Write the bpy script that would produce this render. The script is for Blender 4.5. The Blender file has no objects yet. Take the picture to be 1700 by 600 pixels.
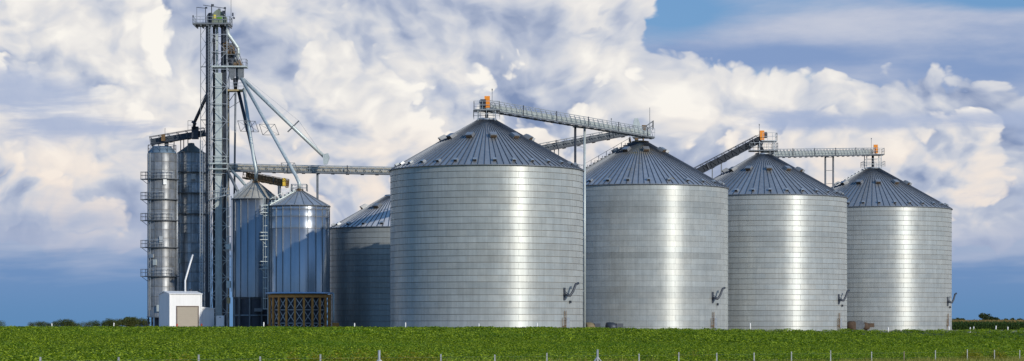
import bpy, bmesh, math, random
from mathutils import Vector, Matrix
import numpy as np

random.seed(7)
np.random.seed(7)
scene = bpy.context.scene
COL = scene.collection
R_ = math.radians

# ------------------------------------------------------------------ camera
F = 3800.0            # focal length in photograph pixels (1700 wide)
HOR = 535.0           # photograph row of the horizon
EYE = 1.5             # camera height
cam_d = bpy.data.cameras.new('camera')
cam = bpy.data.objects.new('camera', cam_d)
COL.objects.link(cam)
cam.location = (0, 0, EYE)
cam.rotation_euler = (math.pi / 2, 0, 0)
cam_d.sensor_width = 36.0
cam_d.lens = F / 1700.0 * 36.0
cam_d.shift_y = (HOR - 300.0) / 1700.0
cam_d.clip_end = 60000
scene.camera = cam

# ------------------------------------------------------------------ sun / sky
SUN_AZ = 42.0         # degrees to the right of "behind the camera"
SUN_EL = 22.5
sun_dir = Vector((math.sin(R_(SUN_AZ)) * math.cos(R_(SUN_EL)),
                  -math.cos(R_(SUN_AZ)) * math.cos(R_(SUN_EL)),
                  math.sin(R_(SUN_EL))))
sd = bpy.data.lights.new('sun', 'SUN')
sd.energy = 3.4
sd.angle = R_(0.53)
sd.color = (1.0, 0.93, 0.82)
sun = bpy.data.objects.new('sun', sd)
COL.objects.link(sun)
sun.location = (60, -60, 80)
sun.rotation_euler = sun_dir.to_track_quat('Z', 'Y').to_euler()

vs = scene.view_settings
vs.view_transform = 'Standard'
vs.look = 'None'
vs.exposure = 0.0
vs.gamma = 1.0
vs.use_curve_mapping = False

world = bpy.data.worlds.new('World')
scene.world = world
world.use_nodes = True
world.cycles.sampling_method = 'MANUAL'
world.cycles.sample_map_resolution = 512


class NG:
    """tiny expression helper for shader nodes"""
    def __init__(s, nt):
        s.nt = nt

    def node(s, t, **kw):
        n = s.nt.nodes.new(t)
        for k, v in kw.items():
            setattr(n, k, v)
        return n

    def put(s, sock, v):
        if isinstance(v, bpy.types.NodeSocket):
            s.nt.links.new(v, sock)
        elif v is not None:
            sock.default_value = v

    def m(s, op, a, b=None, c=None, clamp=False):
        n = s.node('ShaderNodeMath', operation=op, use_clamp=clamp)
        s.put(n.inputs[0], a)
        if b is not None:
            s.put(n.inputs[1], b)
        if c is not None:
            s.put(n.inputs[2], c)
        return n.outputs[0]

    def add(s, a, b): return s.m('ADD', a, b)
    def sub(s, a, b): return s.m('SUBTRACT', a, b)
    def mul(s, a, b): return s.m('MULTIPLY', a, b)

    def vm(s, op, a, b=None):
        n = s.node('ShaderNodeVectorMath', operation=op)
        s.put(n.inputs[0], a)
        if b is not None:
            s.put(n.inputs[1], b)
        return n.outputs[0]

    def ss(s, x, a, b, lo=0.0, hi=1.0):
        n = s.node('ShaderNodeMapRange', interpolation_type='SMOOTHSTEP')
        s.put(n.inputs['Value'], x)
        s.put(n.inputs['From Min'], a)
        s.put(n.inputs['From Max'], b)
        s.put(n.inputs['To Min'], lo)
        s.put(n.inputs['To Max'], hi)
        return n.outputs[0]

    def lin(s, x, a, b, lo=0.0, hi=1.0):
        n = s.node('ShaderNodeMapRange')
        s.put(n.inputs['Value'], x)
        s.put(n.inputs['From Min'], a)
        s.put(n.inputs['From Max'], b)
        s.put(n.inputs['To Min'], lo)
        s.put(n.inputs['To Max'], hi)
        return n.outputs[0]

    def mix(s, f, a, b, blend='MIX'):
        n = s.node('ShaderNodeMix', data_type='RGBA', blend_type=blend)
        s.put(n.inputs[0], f)
        s.put(n.inputs[6], a)
        s.put(n.inputs[7], b)
        return n.outputs[2]

    def noise(s, vec, scale, detail=4.0, rough=0.55, dist=0.0, col=False, dim='3D'):
        n = s.node('ShaderNodeTexNoise', noise_dimensions=dim)
        s.put(n.inputs['Vector'], vec)
        s.put(n.inputs['Scale'], scale)
        n.inputs['Detail'].default_value = detail
        n.inputs['Roughness'].default_value = rough
        n.inputs['Distortion'].default_value = dist
        return n.outputs['Color' if col else 'Fac']

    def voro(s, vec, scale, detail=3.0, rough=0.5, smooth=0.6):
        n = s.node('ShaderNodeTexVoronoi', feature='SMOOTH_F1' if smooth else 'F1', voronoi_dimensions='2D')
        n.normalize = True
        s.put(n.inputs['Vector'], vec)
        s.put(n.inputs['Scale'], scale)
        n.inputs['Detail'].default_value = detail
        n.inputs['Roughness'].default_value = rough
        if smooth:
            n.inputs['Smoothness'].default_value = smooth
        return n.outputs['Distance']


def lin_rgb(r, g, b):
    """sRGB 0-255 -> linear"""
    def f(c):
        c /= 255.0
        return c / 12.92 if c <= 0.04045 else ((c + 0.055) / 1.055) ** 2.4
    return (f(r), f(g), f(b), 1.0)


def build_world():
    nt = world.node_tree
    nt.nodes.clear()
    g = NG(nt)
    tc = g.node('ShaderNodeTexCoord')
    D = tc.outputs['Generated']
    sep = g.node('ShaderNodeSeparateXYZ')
    g.put(sep.inputs[0], D)
    x, y, z = sep.outputs
    az = g.m('ARCTAN2', x, y)
    el = g.m('ARCSINE', z)
    # clear sky
    zc = g.m('MAXIMUM', z, 0.06)
    cmb = g.node('ShaderNodeCombineXYZ')
    g.put(cmb.inputs[0], x); g.put(cmb.inputs[1], y); g.put(cmb.inputs[2], zc)
    sky = g.node('ShaderNodeTexSky', sky_type='NISHITA')
    sky.sun_disc = False
    sky.sun_elevation = R_(SUN_EL)
    sky.sun_rotation = R_(180.0 - SUN_AZ)
    sky.air_density = 1.0
    sky.dust_density = 0.6
    sky.ozone_density = 2.5
    g.put(sky.inputs[0], g.vm('NORMALIZE', cmb.outputs[0]))
    clear = g.mix(1.0, sky.outputs[0], (0.10, 0.10, 0.10, 1), 'MULTIPLY')
    clear = g.mix(0.65, clear, (0.10, 0.28, 0.60, 1))

    # direction space used by the cloud noise (flattened a little)
    flat = g.node('ShaderNodeCombineXYZ')
    g.put(flat.inputs[0], g.add(x, g.mul(y, 0.13))); g.put(flat.inputs[1], g.mul(z, 1.25))
    q = flat.outputs[0]

    def warped(vec, scale, amount, detail=2.0):
        w = g.vm('SUBTRACT', g.noise(vec, scale, detail, 0.6, 0, True), (0.5, 0.5, 0.5))
        n = g.node('ShaderNodeVectorMath', operation='SCALE')
        g.put(n.inputs[0], w); n.inputs['Scale'].default_value = amount
        return g.vm('ADD', vec, n.outputs[0])
    qw = warped(warped(q, 13.0, 0.040), 70.0, 0.010, 3.0)

    def px(v): return (v - 850.0) / F
    def py(v): return (HOR - v) / F

    def blob(cx, cy, rx, ry, amp):
        """soft elliptical bump in azimuth / elevation"""
        dx = g.mul(g.sub(az, px(cx)), F / rx); dy = g.mul(g.sub(el, py(cy)), F / ry)
        r2 = g.add(g.mul(dx, dx), g.mul(dy, dy))
        return g.mul(g.m('EXPONENT', g.mul(r2, -1.0)), amp)

    def total(items):
        t = items[0]
        for i in items[1:]:
            t = g.add(t, i)
        return t

    # ---- cumulus height field: rounded heaps on heaps
    def height(vec):
        v1 = g.sub(1.0, g.voro(vec, 19.0, 0.0, 0.55, 0.5))
        v2 = g.sub(1.0, g.voro(vec, 44.0, 0.0, 0.55, 0.0))
        v3 = g.sub(1.0, g.voro(vec, 98.0, 1.0, 0.5, 0.0))
        n1 = g.noise(vec, 7.0, 4.0, 0.55)
        h = g.add(g.mul(v1, 0.40), g.mul(v2, 0.38))
        h = g.add(h, g.mul(v3, 0.28))
        return g.add(h, g.mul(n1, 0.50))

    def cumulus(shift, lay, below, gain, level):
        """one bank of cumulus over the colour `below`"""
        p = g.vm('ADD', qw, shift)
        h0 = height(p)
        h1 = height(g.vm('ADD', p, (0.0060, 0.0070, 0.0)))
        b0 = g.noise(p, 12.0, 2.0, 0.5)
        b1 = g.noise(g.vm('ADD', p, (0.03, 0.036, 0.0)), 12.0, 2.0, 0.5)
        dens = g.add(g.sub(h0, 1.02), lay)
        alpha = g.ss(dens, -0.01, 0.06)
        d = g.add(g.mul(g.sub(h0, h1), gain), g.mul(g.sub(b0, b1), 1.5))
        greys = g.noise(g.vm('ADD', q, shift), 9.0, 4.0, 0.55, 0.3)
        lit = g.sub(g.add(level, d), g.mul(g.ss(greys, 0.42, 0.72), 0.30))
        lit = g.sub(lit, g.mul(g.ss(dens, 0.05, 0.75), 0.16))
        lit = g.add(lit, g.lin(el, py(440), py(200), -0.20, 0.0))
        ramp = g.node('ShaderNodeValToRGB')
        cr = ramp.color_ramp
        cr.elements[0].position = 0.0; cr.elements[0].color = lin_rgb(128, 146, 182)
        cr.elements[1].position = 1.0; cr.elements[1].color = lin_rgb(250, 246, 239)
        for pos, c in ((0.28, (174, 184, 206)), (0.5, (205, 209, 219)), (0.74, (230, 228, 227))):
            e = cr.elements.new(pos); e.color = lin_rgb(*c)
        g.put(ramp.inputs[0], lit)
        warm = g.mul(g.ss(el, py(150), py(330)), g.ss(lit, 0.35, 0.9))
        c = g.mix(g.mul(warm, 0.6), ramp.outputs[0], lin_rgb(242, 224, 210))
        return g.mix(alpha, below, c)

    def bank(lay_items):
        base = g.lin(el, py(500), py(370), -0.50, 0.30)
        thin = g.ss(el, 0.16, 0.52, 0.0, -0.85)
        side = g.ss(y, 0.75, -0.18, 0.0, -0.85)      # the bank stands opposite the sun; open sky behind
        return total([base, thin, side] + lay_items)
    hole = [blob(40, 168, 110, 42, -0.10), blob(1275, 150, 80, 22, -0.22), blob(1730, 250, 50, 120, -0.30), blob(1420, 40, 380, 85, -0.80),
            blob(1240, 30, 160, 70, -0.30), blob(1500, 150, 200, 35, -0.16),
            blob(1650, 60, 120, 90, -0.30)]
    back_lay = bank(hole + [
        blob(330, 150, 330, 170, 0.10), blob(700, 130, 330, 150, 0.22),
        blob(980, 40, 120, 80, 0.30), blob(950, 200, 260, 120, 0.12),
        blob(60, 350, 130, 40, 0.45), blob(1480, 250, 260, 75, 0.34),
        blob(1250, 200, 120, 70, 0.20), blob(1640, 320, 90, 50, 0.25),
        blob(440, 330, 160, 60, -0.15)])
    front_lay = bank(hole + [
        g.lin(el, py(500), py(370), 0.0, -0.34),
        blob(150, 60, 170, 90, 0.24), blob(560, 200, 130, 120, 0.26),
        blob(1000, 50, 130, 75, 0.25), blob(575, 170, 70, 70, 0.30), blob(700, 60, 60, 60, -0.2), blob(460, 110, 50, 60, -0.2), blob(780, 260, 200, 80, 0.12),
        blob(60, 350, 110, 45, 0.35), blob(1330, 240, 150, 60, 0.22),
        blob(1600, 270, 130, 60, 0.25), blob(330, 330, 120, 40, -0.1)])

    # ---- thin grey layer cloud (upper right, streaks)
    qs = g.vm('MULTIPLY', D, (1.0, 1.0, 4.2))
    st = g.noise(qs, 6.5, 6.0, 0.58, 0.4)
    st_lay = total([blob(1400, 85, 330, 66, 0.58), blob(1620, 110, 220, 70, 0.35),
                    blob(60, 175, 170, 70, 0.55), blob(1330, 206, 140, 30, 0.6), blob(1290, 146, 110, 20, -0.30), blob(1730, 260, 60, 120, 0.5),
                    blob(1120, 25, 60, 30, -0.30), blob(1660, 10, 90, 20, -0.3)])
    st_a = g.ss(g.add(st, st_lay), 0.52, 0.86)
    st_v = total([g.noise(qs, 16.0, 5.0, 0.6), blob(1250, 98, 260, 22, -0.45), blob(1450, 45, 200, 30, 0.35), blob(40, 180, 120, 40, -0.40), blob(1640, 130, 120, 40, -0.2)])
    st_c = g.mix(g.ss(st_v, 0.1, 0.95), lin_rgb(132, 156, 198), lin_rgb(200, 204, 218))
    col = g.mix(g.mul(st_a, 0.95), clear, st_c)
    col = cumulus((3.1, 1.7, 0.0), back_lay, col, 1.6, 0.69)
    col = cumulus((0.37, 5.2, 0.0), front_lay, col, 2.0, 0.70)

    # grey-blue veils drifting in front of the cumulus
    veil = total([g.mul(g.noise(qs, 13.0, 5.0, 0.6, 0.5), 1.0), blob(40, 168, 130, 45, 0.42), blob(150, 222, 130, 18, 0.26), blob(1330, 204, 130, 20, 0.40),
                  blob(1610, 205, 110, 18, 0.34), blob(1720, 260, 60, 110, 0.30), blob(440, 330, 150, 40, 0.22)])
    col = g.mix(g.mul(g.ss(veil, 0.62, 0.92), 0.88), col, g.mix(g.noise(q, 40.0, 4.0, 0.6), lin_rgb(140, 162, 202), lin_rgb(190, 199, 220)))

    # ---- low bank: grey-lavender streaks, then the even blue of far rain
    qb = g.vm('MULTIPLY', D, (1.0, 1.0, 6.0))
    bn = g.noise(qb, 7.0, 5.0, 0.55, 0.3)
    eb = g.add(el, g.mul(g.sub(bn, 0.5), 0.045))
    b1 = g.ss(eb, py(320), py(415))
    bcol = g.mix(g.noise(qb, 17.0, 4.0, 0.55), lin_rgb(140, 160, 197), lin_rgb(194, 198, 214))
    col = g.mix(g.mul(b1, 0.85), col, bcol)
    b2 = g.ss(eb, py(412), py(455))
    lowcol = g.mix(g.ss(el, py(440), py(540)), lin_rgb(112, 145, 190), lin_rgb(97, 139, 184))
    col = g.mix(b2, col, lowcol)
    bg = g.node('ShaderNodeBackground')
    g.put(bg.inputs[0], col)
    bg.inputs[1].default_value = 1.0
    # the cumulus end well inside these bounds; beyond them the same sky without them
    plain = g.mix(g.mul(st_a, 0.95), clear, st_c)
    plain = g.mix(g.mul(b1, 0.85), plain, bcol)
    plain = g.mix(b2, plain, lowcol)
    bg2 = g.node('ShaderNodeBackground')
    g.put(bg2.inputs[0], plain)
    inside = g.mul(g.m('GREATER_THAN', y, -0.2), g.mul(g.m('LESS_THAN', el, 0.54), g.m('GREATER_THAN', el, -0.01)))
    ms = g.node('ShaderNodeMixShader')
    g.put(ms.inputs[0], inside)
    nt.links.new(bg2.outputs[0], ms.inputs[1])
    nt.links.new(bg.outputs[0], ms.inputs[2])
    out = g.node('ShaderNodeOutputWorld')
    nt.links.new(ms.outputs[0], out.inputs[0])


build_world()

# ------------------------------------------------------------------ pixel helpers
def W(px, Y, z):
    """point at height z, depth Y, under photograph column px"""
    return Vector(((px - 850.0) / F * Y, Y, z))


def P(px, py, Y):
    """photograph pixel at depth Y"""
    return Vector(((px - 850.0) / F * Y, Y, EYE + (HOR - py) / F * Y))


# ------------------------------------------------------------------ materials
MATS = {}


def mat(name, color, rough=0.6, metal=0.0, noise_scale=3.0, noise_amt=0.25, tint=None, tint_scale=0.6,
        tint_range=(0.55, 0.75), aniso=0.0, objcol=False, bump=0.0, bump_scale=20.0, streak=0.0, spec=0.5,
        island=0.0, tint_z=None):
    if name in MATS:
        return MATS[name]
    m = bpy.data.materials.new(name)
    m.use_nodes = True
    nt = m.node_tree
    nt.nodes.clear()
    g = NG(nt)
    out = g.node('ShaderNodeOutputMaterial')
    b = g.node('ShaderNodeBsdfPrincipled')
    nt.links.new(b.outputs[0], out.inputs[0])
    tc = g.node('ShaderNodeTexCoord')
    geo = g.node('ShaderNodeNewGeometry')
    pos = geo.outputs['Position']
    n = g.noise(pos, noise_scale, 5.0, 0.6)
    f = g.lin(n, 0.25, 0.75, 1.0 - noise_amt, 1.0 + noise_amt * 0.6)
    if streak:
        sv = g.vm('MULTIPLY', pos, (2.2, 2.2, 0.10))
        f = g.mul(f, g.lin(g.noise(sv, 1.6, 4.0, 0.6), 0.3, 0.75, 1.0 - streak, 1.0 + streak * 0.4))
    if objcol:
        oi = g.node('ShaderNodeObjectInfo')
        base = g.mix(1.0, color, oi.outputs['Color'], 'MULTIPLY')
    else:
        base = None
    if island:
        f = g.mul(f, g.lin(geo.outputs['Random Per Island'], 0.0, 1.0, 1.0 - island, 1.0 + island))
    cmb = g.node('ShaderNodeCombineColor')
    for i in range(3):
        g.put(cmb.inputs[i], f)
    col = g.mix(1.0, base if base is not None else color, cmb.outputs[0], 'MULTIPLY')
    if tint:
        t = g.ss(g.noise(pos, tint_scale, 6.0, 0.65), tint_range[0], tint_range[1])
        if tint_z:
            sz = g.node('ShaderNodeSeparateXYZ'); g.put(sz.inputs[0], pos)
            n2 = g.noise(pos, 1.1, 5.0, 0.7)
            near = g.ss(g.add(sz.outputs[2], g.mul(g.sub(n2, 0.5), 3.5)), tint_z[0], tint_z[1])
            t = g.m('MAXIMUM', t, g.mul(near, 0.8))
        col = g.mix(t, col, tint)
    g.put(b.inputs['Base Color'], col)
    b.inputs['Metallic'].default_value = metal
    g.put(b.inputs['Roughness'], g.lin(n, 0.2, 0.8, max(0.05, rough - 0.07), min(1.0, rough + 0.07)))
    b.inputs['Specular IOR Level'].default_value = spec
    if aniso:
        b.inputs['Anisotropic'].default_value = aniso
        g.put(b.inputs['Tangent'], g.vm('ADD', (0, 0, 1), (0, 0, 0)))
    if bump:
        bp = g.node('ShaderNodeBump')
        bp.inputs['Strength'].default_value = bump
        bp.inputs['Distance'].default_value = 0.05
        g.put(bp.inputs['Height'], g.noise(pos, bump_scale, 4.0, 0.6))
        nt.links.new(bp.outputs[0], b.inputs['Normal'])
    MATS[name] = m
    return m


def foliage(name, c1, c2, c3=None, trans=0.35, rough=0.55, patch=0.05):
    m = bpy.data.materials.new(name)
    m.use_nodes = True
    nt = m.node_tree
    nt.nodes.clear()
    g = NG(nt)
    out = g.node('ShaderNodeOutputMaterial')
    geo = g.node('ShaderNodeNewGeometry')
    oi = g.node('ShaderNodeObjectInfo')
    r = g.add(g.mul(geo.outputs['Random Per Island'], 0.65), g.mul(oi.outputs['Random'], 0.35))
    col = g.mix(g.ss(r, 0.15, 0.85), c1, c2)
    if c3:
        t = g.ss(g.noise(geo.outputs['Position'], patch, 4.0, 0.6), 0.50, 0.72)
        col = g.mix(g.mul(t, 0.8), col, c3)
    b = g.node('ShaderNodeBsdfPrincipled')
    g.put(b.inputs['Base Color'], col)
    b.inputs['Roughness'].default_value = rough
    b.inputs['Specular IOR Level'].default_value = 0.3
    tr = g.node('ShaderNodeBsdfTranslucent')
    g.put(tr.inputs[0], g.mix(1.0, col, (1.3, 1.5, 0.6, 1), 'MULTIPLY'))
    mx = g.node('ShaderNodeMixShader')
    mx.inputs[0].default_value = trans
    nt.links.new(b.outputs[0], mx.inputs[1])
    nt.links.new(tr.outputs[0], mx.inputs[2])
    nt.links.new(mx.outputs[0], out.inputs[0])
    MATS[name] = m
    return m


M_WALL = mat('galvanized_sheet', (0.42, 0.45, 0.445, 1), 0.42, 0.30, 0.7, 0.13, aniso=0.7, objcol=True, streak=0.16)
M_SEAM = mat('weathered_seam', (0.27, 0.25, 0.22, 1), 0.7, 0.3)
M_ROOF = mat('galvanized_roof', (0.385, 0.40, 0.415, 1), 0.42, 0.65, 1.3, 0.15, objcol=True)
M_ROOF_RUST = mat('galvanized_roof_rusting', (0.42, 0.45, 0.49, 1), 0.45, 0.65, 1.3, 0.15, tint=(0.48, 0.36, 0.17, 1),
                  tint_scale=0.30, tint_range=(0.60, 0.72), objcol=True, tint_z=(26.0, 28.2))
M_RIB = mat('roof_rib', (0.10, 0.115, 0.14, 1), 0.5, 0.6)
M_GALV = mat('galvanized_steel', (0.50, 0.53, 0.55, 1), 0.45, 0.7, 2.0, 0.25)
M_GALV_D = mat('dull_steel', (0.20, 0.22, 0.24, 1), 0.55, 0.5, 2.0, 0.3)
M_DARK = mat('dark_steel', (0.045, 0.055, 0.075, 1), 0.5, 0.3, 2.0, 0.3)
M_BLACK = mat('shadowed_opening', (0.012, 0.012, 0.014, 1), 0.9)
M_RUST = mat('rusty_steel', (0.20, 0.125, 0.06, 1), 0.8, 0.2, 3.0, 0.4, tint=(0.30, 0.27, 0.22, 1), tint_scale=1.5)
M_ORANGE = mat('orange_guard', (0.80, 0.27, 0.02, 1), 0.5, 0.0, 2.0, 0.15)
M_YELLOW = mat('yellow_guard', (0.72, 0.47, 0.05, 1), 0.5, 0.0, 2.0, 0.2)
M_TAN = mat('tan_casing', (0.42, 0.33, 0.17, 1), 0.6, 0.2, 2.0, 0.3, tint=(0.25, 0.18, 0.10, 1), tint_scale=0.8)
M_PALE = mat('pale_casing', (0.55, 0.62, 0.62, 1), 0.5, 0.3, 1.5, 0.15, streak=0.2)
M_WHITE = mat('white_siding', (0.80, 0.81, 0.82, 1), 0.5, 0.0, 0.8, 0.06, streak=0.06)
M_DOOR = mat('beige_door', (0.36, 0.32, 0.26, 1), 0.6, 0.0, 1.5, 0.06)
M_POSTW = mat('white_marker', (0.80, 0.80, 0.78, 1), 0.6)
M_REDP = mat('red_bollard', (0.40, 0.05, 0.03, 1), 0.6)
M_COR = mat('orange_brown_post', (0.60, 0.27, 0.065, 1), 0.75, 0.1, 2.0, 0.3)
M_SMOOTH = mat('smooth_bin_sheet', (0.44, 0.48, 0.53, 1), 0.36, 0.88, 0.8, 0.10, aniso=0.85, objcol=True, streak=0.12)
M_DRYER = mat('dryer_sheet', (0.38, 0.40, 0.42, 1), 0.55, 0.6, 1.6, 0.28, aniso=0.8, objcol=True, streak=0.35)
M_CATW = mat('catwalk_sheet', (0.47, 0.52, 0.50, 1), 0.6, 0.35, 2.5, 0.25, tint=(0.24, 0.22, 0.17, 1), tint_scale=1.2)
M_CATD = mat('catwalk_dark', (0.075, 0.095, 0.12, 1), 0.6, 0.3, 2.5, 0.3)
M_INK = mat('dark_navy_steel', (0.020, 0.028, 0.042, 1), 0.65, 0.0, 2.0, 0.3, spec=0.25)  # even, very dark navy base colour with little gloss
M_GREEN = mat('green_housing', (0.22, 0.26, 0.20, 1), 0.55, 0.3, 2.5, 0.3)
M_LOGO_Y = mat('yellow_logo', (0.75, 0.62, 0.04, 1), 0.5)
M_LOGO_G = mat('green_logo', (0.12, 0.30, 0.04, 1), 0.5)
M_FENCE = mat('fence_steel', (0.42, 0.44, 0.45, 1), 0.5, 0.4)
M_WOODP = mat('weathered_post', (0.25, 0.21, 0.16, 1), 0.8)


# ------------------------------------------------------------------ mesh builder
class MB:
    def __init__(s):
        s.v, s.f, s.mi, s.sm = [], [], [], []

    def face(s, idx, mi=0, smooth=False):
        s.f.append(idx); s.mi.append(mi); s.sm.append(smooth)

    def box(s, c, size, mi=0, rz=0.0):
        cx, cy, cz = c
        a, b, d = size[0] / 2, size[1] / 2, size[2] / 2
        n = len(s.v)
        cr, sr = math.cos(rz), math.sin(rz)
        for dz in (-d, d):
            for dx, dy in ((-a, -b), (a, -b), (a, b), (-a, b)):
                s.v.append((cx + dx * cr - dy * sr, cy + dx * sr + dy * cr, cz + dz))
        for q in ((3, 2, 1, 0), (4, 5, 6, 7), (0, 1, 5, 4), (1, 2, 6, 5), (2, 3, 7, 6), (3, 0, 4, 7)):
            s.face([n + i for i in q], mi)
        return s

    def bar(s, p, q, w=0.08, h=None, mi=0):
        """rectangular bar from p to q; w across, h the other way"""
        p, q = Vector(p), Vector(q)
        h = w if h is None else h
        d = (q - p)
        if d.length < 1e-6:
            return s
        d.normalize()
        up = Vector((0, 0, 1)) if abs(d.z) < 0.95 else Vector((0, 1, 0))
        a = d.cross(up).normalized() * (w / 2)
        b = a.cross(d).normalized() * (h / 2)
        n = len(s.v)
        for e in (p, q):
            for i, j in ((-1, -1), (1, -1), (1, 1), (-1, 1)):
                s.v.append(tuple(e + a * i + b * j))
        for qd in ((0, 1, 2, 3), (7, 6, 5, 4), (0, 4, 5, 1), (1, 5, 6, 2), (2, 6, 7, 3), (3, 7, 4, 0)):
            s.face([n + i for i in qd], mi)
        return s

    def tube(s, pts, r, n=10, mi=0, caps=True):
        """round tube through points; r number or list"""
        pts = [Vector(p) for p in pts]
        rs = r if isinstance(r, (list, tuple)) else [r] * len(pts)
        base = len(s.v)
        prev_a = None
        for k, p in enumerate(pts):
            if k == 0:
                d = pts[1] - pts[0]
            elif k == len(pts) - 1:
                d = pts[-1] - pts[-2]
            else:
                d = (pts[k + 1] - pts[k]).normalized() + (pts[k] - pts[k - 1]).normalized()
            d.normalize()
            if prev_a is None:
                up = Vector((0, 0, 1)) if abs(d.z) < 0.9 else Vector((0, 1, 0))
                a = d.cross(up).normalized()
            else:
                a = (prev_a - d * prev_a.dot(d)).normalized()
            prev_a = a
            b = d.cross(a)
            for i in range(n):
                t = 2 * math.pi * i / n
                s.v.append(tuple(p + (a * math.cos(t) + b * math.sin(t)) * rs[k]))
        for k in range(len(pts) - 1):
            for i in range(n):
                j = (i + 1) % n
                s.face([base + k * n + i, base + k * n + j, base + (k + 1) * n + j, base + (k + 1) * n + i], mi, True)
        if caps:
            s.face([base + i for i in range(n - 1, -1, -1)], mi)
            e = base + (len(pts) - 1) * n
            s.face([e + i for i in range(n)], mi)
        return s

    def lathe(s, prof, c=(0, 0, 0), n=48, mi=0, a0=0.0, a1=2 * math.pi, smooth=True):
        """profile [(r, z), ...] turned about z"""
        base = len(s.v)
        full = abs(a1 - a0 - 2 * math.pi) < 1e-6
        cols = n if full else n + 1
        for r, z in prof:
            for i in range(cols):
                t = a0 + (a1 - a0) * i / n
                s.v.append((c[0] + r * math.cos(t), c[1] + r * math.sin(t), c[2] + z))
        for k in range(len(prof) - 1):
            for i in range(n):
                j = (i + 1) % cols
                s.face([base + k * cols + i, base + k * cols + j, base + (k + 1) * cols + j, base + (k + 1) * cols + i], mi, smooth)
        return s

    def prism(s, poly, y0, y1, mi=0):
        """polygon in (x, z) pushed from y0 to y1"""
        n = len(s.v); k = len(poly)
        for yy in (y0, y1):
            for x, z in poly:
                s.v.append((x, yy, z))
        s.face([n + i for i in range(k)], mi)
        s.face([n + k + i for i in range(k - 1, -1, -1)], mi)
        for i in range(k):
            j = (i + 1) % k
            s.face([n + i, n + k + i, n + k + j, n + j], mi)
        return s

    def mesh(s, name, mats, fix=True):
        me = bpy.data.meshes.new(name)
        me.from_pydata([tuple(v) for v in s.v], [], s.f)
        for m in (mats if isinstance(mats, (list, tuple)) else [mats]):
            me.materials.append(m)
        me.polygons.foreach_set('material_index', s.mi)
        me.polygons.foreach_set('use_smooth', s.sm)
        if fix:
            bm = bmesh.new(); bm.from_mesh(me)
            bmesh.ops.recalc_face_normals(bm, faces=bm.faces)
            bm.to_mesh(me); bm.free()
        me.update()
        return me

    def build(s, name, mats, parent=None, loc=None, fix=True, **props):
        return link(name, s.mesh(name, mats, fix), parent, loc, **props)


def link(name, me, parent=None, loc=None, rz=None, color=None, **props):
    o = bpy.data.objects.new(name, me)
    COL.objects.link(o)
    if parent is not None:
        o.parent = parent
    if loc is not None:
        o.location = loc
    if rz is not None:
        o.rotation_euler = (0, 0, rz)
    if color is not None:
        o.color = color
    for k, v in props.items():
        o[k] = v
    return o


def thing(name, label, cat, loc=(0, 0, 0), group=None, rz=0.0):
    o = bpy.data.objects.new(name, None)
    COL.objects.link(o)
    o.location = loc
    o.rotation_euler = (0, 0, rz)
    o.empty_display_size = 0.5
    o['label'] = label
    o['category'] = cat
    if group:
        o['group'] = group
    return o


def tag(o, label, cat, group=None):
    o['label'] = label
    o['category'] = cat
    if group:
        o['group'] = group
    return o


def grey(v, warm=0.0):
    return (v * (1 + warm), v, v * (1 - warm), 1.0)


# ------------------------------------------------------------------ ground
FENCE_A = Vector((-12.5, 50.0)); FENCE_B = Vector((27.5, 131.0))
FDIR = (FENCE_B - FENCE_A).normalized()
FNOR = Vector((-FDIR.y, FDIR.x))          # points away from the camera, into the field


def sstep(a, b, x):
    t = np.clip((x - a) / (b - a), 0, 1)
    return t * t * (3 - 2 * t)


def ground_z(x, y):
    """gentle terrain: low along the fence, level at the bins, falling away far behind"""
    x = np.asarray(x, float); y = np.asarray(y, float)
    t = (x - FENCE_A.x) * FDIR.x + (y - FENCE_A.y) * FDIR.y
    u = (x - FENCE_A.x) * FNOR.x + (y - FENCE_A.y) * FNOR.y
    zf = -0.41 - 0.84 * np.clip(t / 90.0, -0.3, 1.25)
    w = 1.0 - sstep(0.0, 95.0, u)
    near = zf * np.where(u < 0, 1.0, w)
    d = np.sqrt(x * x + y * y)
    near = near * (1 - sstep(270.0, 300.0, d)) 
    near = near * sstep(4.0, 36.0, d)
    far = -np.clip(d - 430.0, 0, None) * 0.00165
    return near + far


def gz(x, y):
    return float(ground_z(x, y))


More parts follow.
